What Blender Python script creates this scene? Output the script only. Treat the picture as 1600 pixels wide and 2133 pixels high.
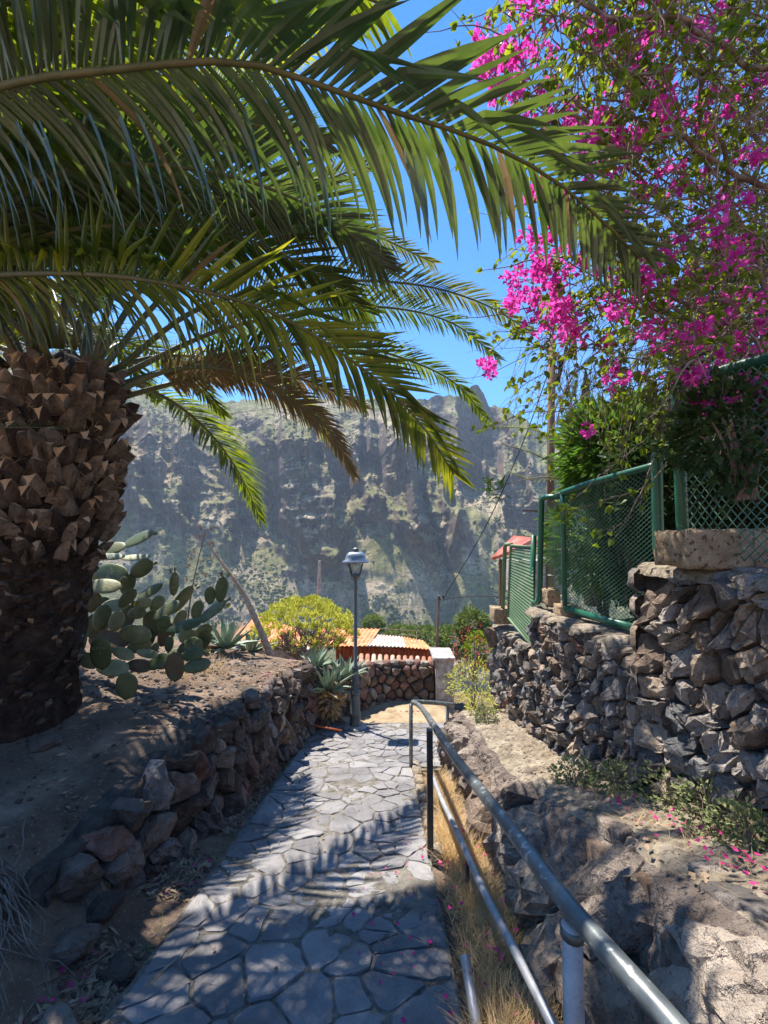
import bpy, math, random
import numpy as np
from mathutils import Vector, Matrix, noise as mn
for o in list(bpy.data.objects): bpy.data.objects.remove(o)
S = bpy.context.scene
COL = S.collection
rad = math.radians
# ---------------------------------------------------------------- camera
CAM = Vector((0, 0, 1.6)); F = 850.0; PITCH = rad(3.0)
cd = bpy.data.cameras.new('camera'); cam = bpy.data.objects.new('camera', cd); COL.objects.link(cam)
cam.location = CAM; cam.rotation_euler = (math.pi/2+PITCH, 0, 0)
cd.sensor_fit = 'VERTICAL'; cd.sensor_height = 36; cd.lens = F/2133*36
cd.clip_start = .02; cd.clip_end = 6000
S.camera = cam
FW = Vector((0, math.cos(PITCH), math.sin(PITCH))); UP = Vector((0, -math.sin(PITCH), math.cos(PITCH)))
def P(px, py, d):
    return CAM + d*(FW + (px-800)/F*Vector((1, 0, 0)) + (1066.5-py)/F*UP)
# ---------------------------------------------------------------- sky, sun, exposure
SUN = Vector((-.27, .34, .90)).normalized()
W = bpy.data.worlds.new('World'); S.world = W; W.use_nodes = True
nt = W.node_tree; nt.nodes.clear()
sky = nt.nodes.new('ShaderNodeTexSky'); sky.sky_type = 'NISHITA'; sky.sun_disc = False
sky.sun_elevation = math.asin(SUN.z); sky.sun_rotation = math.atan2(SUN.x, SUN.y)
sky.altitude = 1200; sky.air_density = 1.0; sky.dust_density = 0.0; sky.ozone_density = 5.0
bg = nt.nodes.new('ShaderNodeBackground'); bg.inputs[1].default_value = .15
ow = nt.nodes.new('ShaderNodeOutputWorld')
hs = nt.nodes.new('ShaderNodeHueSaturation'); hs.inputs['Saturation'].default_value = 1.25; hs.inputs['Value'].default_value = .85
nt.links.new(sky.outputs[0], hs.inputs['Color']); nt.links.new(hs.outputs[0], bg.inputs[0]); nt.links.new(bg.outputs[0], ow.inputs[0])
sl = bpy.data.lights.new('sun', 'SUN'); sl.energy = 4.9; sl.angle = rad(.53); sl.color = (1, .94, .84)
so = bpy.data.objects.new('sun', sl); COL.objects.link(so); so.rotation_euler = (-SUN).to_track_quat('-Z', 'Y').to_euler()
S.view_settings.view_transform = 'Standard'; S.view_settings.look = 'None'; S.view_settings.gamma = 1
S.view_settings.exposure = 1.3; S.view_settings.use_curve_mapping = False
S.render.engine = 'CYCLES'; S.cycles.use_denoising = True; S.cycles.max_bounces = 7
S.cycles.diffuse_bounces = 4; S.cycles.transparent_max_bounces = 8; S.cycles.volume_bounces = 0; S.cycles.sample_clamp_indirect = 6
R = random.Random(7)
U = R.uniform
# ---------------------------------------------------------------- helpers
def link(o, parent=None):
    COL.objects.link(o)
    if parent is not None: o.parent = parent
    return o
def tag(o, label=None, cat=None, group=None, kind=None):
    if label: o['label'] = label
    if cat: o['category'] = cat
    if group: o['group'] = group
    if kind: o['kind'] = kind
    return o
def empty(name, loc, label, cat, group=None):
    o = bpy.data.objects.new(name, None); o.empty_display_size = .1; link(o); o.location = loc
    o['_b'] = list(loc)
    return tag(o, label, cat, group)
def base_of(o):
    while o.parent is not None: o = o.parent
    return Vector(o['_b']) if '_b' in o else Vector((0, 0, 0))
class MB:
    def __init__(s): s.v = []; s.f = []
    def add(s, vs, fs):
        n = len(s.v); s.v.extend([tuple(v) for v in vs]); s.f.extend([tuple(i+n for i in f) for f in fs])
    def box(s, c, sz, rot=None, jit=0):
        vs = []
        for x in (-.5, .5):
            for y in (-.5, .5):
                for z in (-.5, .5):
                    p = Vector((x*sz[0], y*sz[1], z*sz[2]))
                    if jit: p += Vector((U(-jit, jit), U(-jit, jit), U(-jit, jit)))
                    if rot is not None: p = rot @ p
                    vs.append(Vector(c)+p)
        s.add(vs, [(0, 1, 3, 2), (4, 6, 7, 5), (0, 4, 5, 1), (2, 3, 7, 6), (0, 2, 6, 4), (1, 5, 7, 3)])
    def tube(s, pts, r, n=6, cap=True):
        pts = [Vector(p) for p in pts]; m = len(pts)
        if not hasattr(r, '__len__'): r = [r]*m
        elif len(r) == 2 and m > 2: r = [r[0]+(r[1]-r[0])*i/(m-1) for i in range(m)]
        t0 = (pts[1]-pts[0]).normalized()
        a = t0.orthogonal().normalized(); vs = []
        for i, p in enumerate(pts):
            t = (pts[min(i+1, m-1)]-pts[max(i-1, 0)])
            if t.length < 1e-9: t = t0
            t.normalize()
            a = (a-t*a.dot(t)); a = a.normalized() if a.length > 1e-6 else t.orthogonal().normalized()
            b = t.cross(a)
            for k in range(n):
                an = 2*math.pi*k/n; vs.append(p+r[i]*(math.cos(an)*a+math.sin(an)*b))
        fs = [(i*n+k, i*n+(k+1) % n, (i+1)*n+(k+1) % n, (i+1)*n+k) for i in range(m-1) for k in range(n)]
        if cap and n > 2: fs += [tuple(range(n))[::-1], tuple((m-1)*n+k for k in range(n))]
        s.add(vs, fs)
    def lathe(s, c, prof, n=20, sq=0):
        vs = []; c = Vector(c)
        for r, z in prof:
            for k in range(n):
                a = 2*math.pi*k/n; q = 1
                if sq:
                    q = (abs(math.cos(a))**sq+abs(math.sin(a))**sq)**(-1/sq)
                vs.append(c+Vector((r*q*math.cos(a), r*q*math.sin(a), z)))
        m = len(prof)
        fs = [(i*n+k, i*n+(k+1) % n, (i+1)*n+(k+1) % n, (i+1)*n+k) for i in range(m-1) for k in range(n)]
        fs += [tuple(range(n))[::-1], tuple((m-1)*n+k for k in range(n))]
        s.add(vs, fs)
    def build(s, name, mat, parent=None, smooth=False, kind=None, label=None, proto=False):
        b = base_of(parent) if parent is not None and not proto else Vector((0, 0, 0))
        me = bpy.data.meshes.new(name)
        vs = s.v if b.length == 0 else [(v[0]-b.x, v[1]-b.y, v[2]-b.z) for v in s.v]
        me.from_pydata(vs, [], s.f)
        if smooth: me.polygons.foreach_set('use_smooth', [True]*len(me.polygons))
        if mat: me.materials.append(mat)
        me.update()
        o = bpy.data.objects.new(name, me); link(o, parent)
        if kind: o['kind'] = kind
        if label: o['label'] = label
        return o
def grid_obj(name, A, mat, parent=None, smooth=True, kind=None):   # A: n x m x 3 numpy
    n, m = A.shape[:2]; b = base_of(parent) if parent is not None else Vector((0, 0, 0))
    V = (A.reshape(-1, 3)-np.array(b)).astype(np.float32)
    i = np.arange(n-1)[:, None]*m+np.arange(m-1)[None, :]
    Q = np.stack([i, i+m, i+m+1, i+1], -1).reshape(-1, 4)
    me = bpy.data.meshes.new(name)
    me.vertices.add(len(V)); me.vertices.foreach_set('co', V.ravel())
    me.loops.add(Q.size); me.loops.foreach_set('vertex_index', Q.ravel().astype(np.int32))
    me.polygons.add(len(Q)); me.polygons.foreach_set('loop_start', (np.arange(len(Q))*4).astype(np.int32))
    me.polygons.foreach_set('use_smooth', np.full(len(Q), smooth))
    me.materials.append(mat); me.update(calc_edges=True); me.validate()
    o = bpy.data.objects.new(name, me); link(o, parent)
    if kind: o['kind'] = kind
    return o
def crom(pts, n):
    pts = [Vector(p) for p in pts]; q = [2*pts[0]-pts[1]]+pts+[2*pts[-1]-pts[-2]]; out = []
    m = len(pts)-1
    for i in range(n+1):
        t = i/n*m; k = min(int(t), m-1); u = t-k
        a, b, c, d = q[k:k+4]
        out.append(.5*((2*b)+(c-a)*u+(2*a-5*b+4*c-d)*u*u+(3*b-a-3*c+d)*u**3))
    return out
def inst(src, M, parent, name=None):      # copy sharing mesh data; M world matrix
    o = src.copy(); COL.objects.link(o)
    if parent is not None: o.parent = parent
    o.matrix_local = Matrix.Translation(-base_of(parent)) @ M if parent is not None else M
    return o
def fbm(x, y, z=0, o=4):
    return mn.fractal(Vector((x, y, z)), 1.0, 2.0, o)
def interp(x, xs, ys): return float(np.interp(x, xs, ys))
# ---------------------------------------------------------------- materials
def mat(name, cols, scale=6, rough=.8, bump=.3, bscale=40, spec=.3, trans=0, rnd=.0, metal=0, stretch=None, tcol=None, det=6, dist=.02, hl=None, speck=None):
    m = bpy.data.materials.new(name); m.use_nodes = True; t = m.node_tree; N = t.nodes; L = t.links
    p = N['Principled BSDF']; p.inputs['Roughness'].default_value = rough; p.inputs['Metallic'].default_value = metal
    p.inputs['Specular IOR Level'].default_value = spec
    g = N.new('ShaderNodeNewGeometry'); pos = g.outputs['Position']
    if stretch:
        vm = N.new('ShaderNodeVectorMath'); vm.operation = 'MULTIPLY'; vm.inputs[1].default_value = stretch
        L.new(pos, vm.inputs[0]); pos = vm.outputs[0]
    tx = N.new('ShaderNodeTexNoise'); tx.inputs['Scale'].default_value = scale; tx.inputs['Detail'].default_value = det
    tx.inputs['Roughness'].default_value = .62
    L.new(pos, tx.inputs['Vector'])
    cr = N.new('ShaderNodeValToRGB'); el = cr.color_ramp.elements
    n = len(cols); el[0].position = .28; el[1].position = .72
    el[0].color = (*cols[0], 1); el[1].color = (*cols[-1], 1)
    for i in range(1, n-1):
        e = el.new(.28+.44*i/(n-1)); e.color = (*cols[i], 1)
    fac = tx.outputs[0]
    if rnd:
        oi = N.new('ShaderNodeObjectInfo'); ma = N.new('ShaderNodeMath'); ma.operation = 'MULTIPLY_ADD'
        sb = N.new('ShaderNodeMath'); sb.operation = 'SUBTRACT'; sb.inputs[1].default_value = .5
        L.new(oi.outputs['Random'], sb.inputs[0]); L.new(sb.outputs[0], ma.inputs[0]); ma.inputs[1].default_value = rnd
        L.new(fac, ma.inputs[2]); fac = ma.outputs[0]
    L.new(fac, cr.inputs[0]); col = cr.outputs[0]
    if speck:   # (colour, scale, threshold, amount): small pits or lichen specks
        sp = N.new('ShaderNodeTexNoise'); sp.inputs['Scale'].default_value = speck[1]; sp.inputs['Detail'].default_value = 3
        L.new(pos, sp.inputs['Vector'])
        mr = N.new('ShaderNodeMapRange'); mr.inputs[1].default_value = speck[2]; mr.inputs[2].default_value = speck[2]+.06
        mr.inputs[4].default_value = speck[3]; L.new(sp.outputs[0], mr.inputs[0])
        mx = N.new('ShaderNodeMixRGB'); mx.inputs[2].default_value = (*speck[0], 1)
        L.new(mr.outputs[0], mx.inputs[0]); L.new(col, mx.inputs[1]); col = mx.outputs[0]
    L.new(col, p.inputs['Base Color'])
    if bump:
        bt = N.new('ShaderNodeTexNoise'); bt.inputs['Scale'].default_value = bscale; bt.inputs['Detail'].default_value = 5
        bt.inputs['Roughness'].default_value = .65; L.new(pos, bt.inputs['Vector'])
        bn = N.new('ShaderNodeBump'); bn.inputs['Strength'].default_value = bump; bn.inputs['Distance'].default_value = dist
        L.new(bt.outputs[0], bn.inputs['Height']); L.new(bn.outputs[0], p.inputs['Normal'])
    if trans:
        tr = N.new('ShaderNodeBsdfTranslucent'); ms = N.new('ShaderNodeMixShader'); ms.inputs[0].default_value = trans
        if tcol:
            mc = N.new('ShaderNodeMixRGB'); mc.blend_type = 'MULTIPLY'; mc.inputs[0].default_value = 1; mc.inputs[2].default_value = (*tcol, 1)
            L.new(col, mc.inputs[1]); L.new(mc.outputs[0], tr.inputs[0])
        else: L.new(col, tr.inputs[0])
        out = N['Material Output']; L.new(p.outputs[0], ms.inputs[1]); L.new(tr.outputs[0], ms.inputs[2]); L.new(ms.outputs[0], out.inputs[0])
    return m
M = {}
M['dirt'] = mat('dirt', [(.09, .06, .043), (.165, .116, .084), (.29, .215, .16)], 3, .95, .9, 45, .1, speck=((.34, .28, .22), 55, .62, .6), dist=.03)
M['drydirt'] = mat('dry_dirt', [(.20, .145, .09), (.33, .25, .16), (.42, .33, .22)], 4, .95, .6, 45, .1)
M['slate'] = mat('slate', [(.13, .122, .122), (.195, .185, .184), (.27, .255, .25)], 2.6, .72, .9, 18, .3, rnd=.3, stretch=(1, 1, 3), dist=.02, speck=((.24, .21, .18), 30, .66, .5))
M['grout'] = mat('grout', [(.07, .06, .052), (.16, .145, .125), (.27, .24, .19)], 14, .95, .8, 70, .1)
M['lavagrey'] = mat('lava_grey', [(.10, .087, .078), (.19, .163, .145), (.33, .285, .25)], 11, .85, .9, 38, .25, rnd=.45, dist=.03, speck=((.03, .027, .027), 60, .60, .8))
M['lavablack'] = mat('lava_black', [(.055, .055, .058), (.11, .108, .108), (.21, .20, .192)], 12, .75, .9, 34, .35, rnd=.4, dist=.03, speck=((.3, .28, .25), 70, .66, .6))
M['lavabrown'] = mat('lava_brown', [(.14, .10, .075), (.26, .195, .145), (.40, .315, .24)], 10, .9, .9, 42, .2, rnd=.4, dist=.03, speck=((.05, .035, .03), 60, .62, .7))
M['lavared'] = mat('lava_red', [(.13, .07, .055), (.22, .12, .09), (.30, .19, .15)], 10, .9, .8, 42, .2, rnd=.3, dist=.03)
M['rockbig'] = mat('pinkish_rock', [(.15, .118, .10), (.29, .235, .195), (.43, .36, .295)], 6, .92, 1.0, 20, .15, rnd=.35, dist=.08, speck=((.09, .07, .06), 38, .60, .7), det=9)
M['mortar'] = mat('cream_mortar', [(.16, .125, .09), (.31, .255, .19), (.49, .42, .315)], 7, .92, 1.0, 28, .15, dist=.05, speck=((.13, .105, .085), 22, .56, .75), det=10)
M['darkjoint'] = mat('dark_joint', [(.03, .025, .022), (.07, .058, .048), (.12, .10, .08)], 14, .95, .8, 40, .1)
M['leftrock'] = mat('left_rock', [(.075, .055, .044), (.135, .10, .08), (.22, .17, .135)], 7, .85, 1.0, 26, .2, rnd=.5, dist=.03, speck=((.05, .04, .038), 40, .6, .6))
M['tuff'] = mat('tan_tuff', [(.26, .17, .10), (.42, .31, .20), (.55, .43, .30)], 9, .95, 1.0, 30, .1, dist=.05, speck=((.12, .075, .045), 32, .58, .85))
M['frondfar'] = mat('palm_leaflet_far', [(.05, .068, .028), (.10, .115, .045), (.20, .18, .075)], 5, .42, 0, 30, .5, trans=.38, tcol=(1.7, 1.7, .6))
M['frond'] = mat('palm_leaflet', [(.035, .055, .012), (.085, .115, .023), (.20, .20, .04)], 5, .36, 0, 30, .6, rnd=.5, trans=.55, tcol=(2.3, 2.2, .35))
M['frondblue'] = mat('palm_leaflet_blue', [(.022, .040, .020), (.05, .080, .036), (.10, .135, .06)], 5, .28, 0, 30, .9, trans=.32, tcol=(2.0, 2.1, .5))
M['fronddry'] = mat('palm_leaflet_dry', [(.10, .085, .035), (.19, .14, .065), (.27, .19, .10)], 4, .6, 0, 30, .3, trans=.3)
M['rachis'] = mat('palm_rachis', [(.06, .065, .02), (.105, .10, .035), (.16, .13, .055)], 6, .5, .2, 60, .4)
M['boot'] = mat('palm_boot', [(.05, .034, .025), (.11, .077, .055), (.22, .165, .12)], 9, .9, .8, 45, .12, rnd=.4, dist=.02, speck=((.05, .03, .02), 25, .6, .6))
M['bootcut'] = mat('palm_boot_cut', [(.26, .15, .075), (.38, .24, .13), (.48, .34, .21)], 12, .9, .5, 60, .1, rnd=.4)
M['bark'] = mat('palm_bark', [(.025, .017, .013), (.06, .04, .03), (.11, .075, .055)], 12, .95, 1.0, 30, .1, dist=.05)
M['fibre'] = mat('palm_fibre', [(.17, .11, .06), (.28, .19, .10), (.38, .27, .15)], 12, .9, 0)
M['wood'] = mat('grey_wood', [(.11, .085, .068), (.20, .155, .125), (.31, .26, .22)], 10, .85, .6, 40, .15, stretch=(1, 1, .2))
M['twig'] = mat('twig', [(.09, .058, .052), (.20, .145, .125), (.42, .35, .31)], 9, .8, 0, spec=.2)
M['leafg'] = mat('leaf_green', [(.05, .09, .014), (.13, .19, .024), (.28, .32, .04)], 7, .5, 0, spec=.35, trans=.45, tcol=(1.9, 1.8, .5))
M['leafold'] = mat('leaf_oleander', [(.06, .11, .03), (.10, .18, .045), (.16, .25, .07)], 6, .42, 0, spec=.4, trans=.35, tcol=(1.6, 1.8, .6))
M['hedge'] = mat('leaf_hedge', [(.02, .045, .014), (.04, .075, .02), (.07, .115, .03)], 5, .55, 0, spec=.3, trans=.3)
M['bract'] = mat('bract_magenta', [(.52, .03, .30), (.70, .08, .47), (.82, .24, .64)], 12, .6, 0, spec=.2, trans=.6, tcol=(1.15, .8, 1.0))
M['euph'] = mat('leaf_yellowgreen', [(.32, .34, .05), (.52, .52, .07), (.66, .62, .14)], 5, .55, 0, spec=.3, trans=.4)
M['agave'] = mat('agave', [(.14, .20, .13), (.24, .31, .21), (.36, .42, .29)], 4, .5, .1, 30, .4, trans=.1)
M['pad'] = mat('cactus_pad', [(.09, .105, .045), (.155, .175, .078), (.27, .28, .15)], 7, .5, .3, 60, .4, rnd=.6, speck=((.26, .19, .11), 16, .60, .8))
M['paddark'] = mat('cactus_pad_dark', [(.05, .075, .028), (.085, .112, .042), (.14, .15, .065)], 7, .45, .2, 60, .4, rnd=.4, speck=((.2, .17, .11), 30, .66, .6))
M['padbrown'] = mat('cactus_pad_brown', [(.16, .10, .06), (.15, .145, .08), (.20, .21, .12)], 9, .75, .4, 50, .2, rnd=.5)
M['spine'] = mat('scratch_pale', [(.25, .28, .2), (.35, .38, .28)], 6, .9, 0)
M['drygrass'] = mat('dry_grass', [(.42, .26, .10), (.60, .41, .19), (.74, .56, .31)], 5, .7, 0, spec=.2, trans=.3)
M['straw'] = mat('dead_leaf', [(.13, .085, .05), (.24, .17, .11), (.38, .29, .20)], 8, .8, 0, spec=.2)
M['weed'] = mat('weed', [(.13, .16, .06), (.22, .25, .10), (.34, .33, .15)], 6, .7, 0, spec=.2, trans=.3)
M['shrub'] = mat('valley_shrub', [(.10, .15, .035), (.17, .22, .055), (.26, .29, .09)], 4, .6, 0, spec=.2, trans=.3)
M['redleaf'] = mat('red_flower', [(.25, .03, .03), (.42, .05, .06), (.5, .12, .14)], 6, .6, 0, spec=.2, trans=.3)
M['railsteel'] = mat('handrail_paint', [(.075, .085, .085), (.13, .145, .145), (.20, .215, .21)], 8, .38, .12, 90, .5, metal=.35, speck=((.45, .46, .44), 30, .60, .8), dist=.004)
M['pipegrey'] = mat('galvanised', [(.22, .22, .225), (.33, .33, .335), (.44, .44, .44)], 12, .5, .15, 80, .5, metal=.3, speck=((.16, .10, .07), 30, .66, .7), dist=.004)
M['postdark'] = mat('post_dark', [(.035, .035, .035), (.06, .055, .05), (.10, .08, .065)], 12, .5, .15, 80, .4, metal=.2)
M['green'] = mat('green_paint', [(.010, .075, .045), (.016, .105, .062), (.035, .15, .09)], 3, .33, .08, 60, .5, speck=((.28, .36, .31), 18, .67, .6), dist=.004)
M['mesh'] = mat('green_wire', [(.04, .11, .07), (.07, .16, .11), (.15, .24, .17)], 8, .5, 0, spec=.5)
M['slat'] = mat('faded_green', [(.10, .17, .09), (.15, .23, .12), (.24, .30, .17)], 4, .6, .1, 40, .3)
M['lampgrey'] = mat('lamp_iron', [(.07, .08, .085), (.10, .115, .12), (.15, .165, .17)], 6, .45, .1, 60, .45, metal=.2)
M['lamphood'] = mat('lamp_hood', [(.13, .17, .22), (.19, .235, .29), (.28, .32, .36)], 6, .35, .1, 60, .5, metal=.3)
M['lampglass'] = mat('lamp_bulb', [(.5, .48, .4), (.6, .58, .5)], 6, .2, 0, spec=.5)
M['orange'] = mat('orange_sheet', [(.45, .13, .05), (.62, .22, .09), (.72, .36, .20)], 4, .65, .1, 30, .25)
M['pinkwhite'] = mat('faded_sheet', [(.46, .24, .17), (.52, .36, .31), (.58, .50, .47)], 7, .7, .1, 30, .2)
M['redpanel'] = mat('dark_red_sheet', [(.34, .07, .025), (.46, .115, .045), (.55, .20, .10)], 5, .7, .1, 30, .2)  # red sheet colour, darker than the orange roof sheets
M['tile'] = mat('clay_tile', [(.35, .15, .09), (.48, .25, .16), (.60, .42, .32)], 12, .85, .3, 40, .15, rnd=.5)
M['roofred'] = mat('red_tile', [(.48, .11, .08), (.62, .17, .12), (.70, .26, .20)], 6, .6, .2, 30, .3, rnd=.4)
M['plaster'] = mat('white_plaster', [(.20, .175, .16), (.37, .35, .33), (.56, .55, .53)], 9, .9, .6, 25, .1, speck=((.2, .16, .13), 12, .60, .6))
M['polewood'] = mat('pole_wood', [(.13, .075, .05), (.21, .125, .085), (.30, .20, .14)], 5, .85, .5, 40, .15, stretch=(1, 1, .15))
M['black'] = mat('black_cable', [(.012, .012, .013), (.02, .02, .022)], 5, .6, 0, spec=.3)
M['deadstalk'] = mat('agave_stalk', [(.22, .16, .12), (.36, .29, .23), (.50, .43, .36)], 20, .85, .5, 30, .15)
M['trunkbrown'] = mat('trunk_brown', [(.07, .05, .035), (.12, .085, .06), (.18, .13, .09)], 9, .9, .6, 40, .1)
M['petal'] = mat('fallen_petal', [(.55, .03, .16), (.72, .06, .30)], 8, .7, 0, spec=.2, trans=.3)
# ---------------------------------------------------------------- numpy noise
def _h(i, j, s):
    n = (i*374761393+j*668265263+s*974634777) & 0xffffffff
    n = ((n ^ (n >> 13))*1274126177) & 0xffffffff
    return ((n ^ (n >> 16)) & 0xffff)/65535.0
def vn(x, y, s=0):
    i = np.floor(x).astype(np.int64); j = np.floor(y).astype(np.int64); u = x-i; v = y-j
    u = u*u*(3-2*u); v = v*v*(3-2*v)
    return (_h(i, j, s)*(1-u)+_h(i+1, j, s)*u)*(1-v)+(_h(i, j+1, s)*(1-u)+_h(i+1, j+1, s)*u)*v
def nf(x, y, o=5, s=0, g=.5):
    a = 1; t = 0; w = 0
    for k in range(o):
        t = t+a*(vn(x*2**k+17.3*k, y*2**k+9.1*k, s+k)*2-1); w += a; a *= g
    return t/w
def nr(x, y, o=5, s=0):
    a = 1; t = 0; w = 0
    for k in range(o):
        t = t+a*(1-abs(vn(x*2**k+7.7*k, y*2**k+3.3*k, s+k)*2-1)*2); w += a; a *= .5
    return t/w
# ---------------------------------------------------------------- ground shape
def pz(Y): return np.where(Y < 7, -.237*Y, -1.659-.12*(Y-7))
def edge_x(Y): return np.interp(Y, [-2, 0, 1.5, 2.62, 3.2, 4.37, 5.5, 7], [-2.1, -1.95, -1.75, -1.54, -1.47, -1.31, -1.27, -1.2])
def top_z(Y): return np.interp(Y, [-2, 0, 1.5, 2.62, 3.2, 4.37, 5.5, 7, 8, 12], [.75, .35, .10, -.06, -.02, -.10, -.28, -.54, -.95, -2.6])
def ledge_z(Y): return np.interp(Y, [-2, 0, 1.35, 2.3, 3.5, 5.05, 5.6, 6.5, 8, 12], [1.1, .8, .42, .06, -.36, -.60, -.78, -1.4, -1.95, -2.8])
def wall_x(Y): return 1.85-.07*Y
def sm(a, b, x): t = np.clip((x-a)/(b-a), 0, 1); return t*t*(3-2*t)
def gz(X, Y, fine=True):
    X = np.asarray(X, float); Y = np.asarray(Y, float)
    p = pz(Y)-.03; e = edge_x(Y); t = np.clip(e-X, 0, 2.6)
    T = top_z(Y)+.17*t-.02+.05*nf(X*1.7, Y*1.7, 3, 5)
    T = np.where(Y > 6.9, T-.75*(Y-6.9)*sm(.3, 1.5, t+.5), T)
    k = sm(2.0, 2.9, Y)
    wl_hard = np.where(X < e-.08, 1.0, 0.0); wl_soft = sm(0, 1, (-1.15-X)/(.95))
    wl = k*wl_hard+(1-k)*wl_soft
    wl = np.where(Y > 7.3, sm(-.1, .9, (-.65-X)), wl)
    L = ledge_z(Y)-.08; G = np.where(Y < 4.4, .70, np.where(Y < 5.62, .28, L-.1))
    rr = np.where(X > wall_x(Y)+.12, G, L)
    wr = np.where((X > 1.02), 1.0, 0.0); wr = np.where(Y > 5.3, sm(1.15, 1.5, X), wr)
    z = p*(1-wl)+T*wl
    # banked litter in the gutter by the left wall
    z = z+np.where((X < -1.12) & (X > e-.1), .05*np.clip((-1.12-X)/.3, 0, 1)*k, 0)
    z = z*(1-wr)+rr*wr
    if fine: z = z+np.where((X > -1.14) & (X < .36), 0, .022*nf(X*6, Y*6, 4, 9)+.010*nf(X*25, Y*25, 3, 3))
    return z
def gzf(x, y): return float(gz(np.array(x), np.array(y)))
xs = np.concatenate([np.linspace(-9, -3.6, 60, False), np.linspace(-3.6, 2.4, 190, False), np.linspace(2.4, 8, 40)])
ys = np.concatenate([np.linspace(-3, .6, 40, False), np.linspace(.6, 5.6, 170, False), np.linspace(5.6, 12, 110)])
XX, YY = np.meshgrid(xs, ys, indexing='ij')
A = np.stack([XX, YY, gz(XX, YY)], -1)
g = grid_obj('ground', A, M['dirt'], kind='structure')
# sandy patch beyond the lamp: a thin dry slope sheet a few mm over the ground
xs = np.linspace(-1.15, 1.55, 90); ys = np.linspace(6.75, 8.6, 60); XX, YY = np.meshgrid(xs, ys, indexing='ij')
ZZ = gz(XX, YY, False)+.008+.10*sm(7.2, 8.4, YY)*sm(-.8, -.1, XX)*(1-sm(1.0, 1.5, XX))+.015*nf(XX*5, YY*5, 4, 2)
ZZ = ZZ-.06*(1-sm(0, .25, XX+1.15))-.08*(1-sm(6.75, 7.0, YY))
grid_obj('dry_slope', np.stack([XX, YY, ZZ], -1), M['drydirt'], kind='structure')
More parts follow.
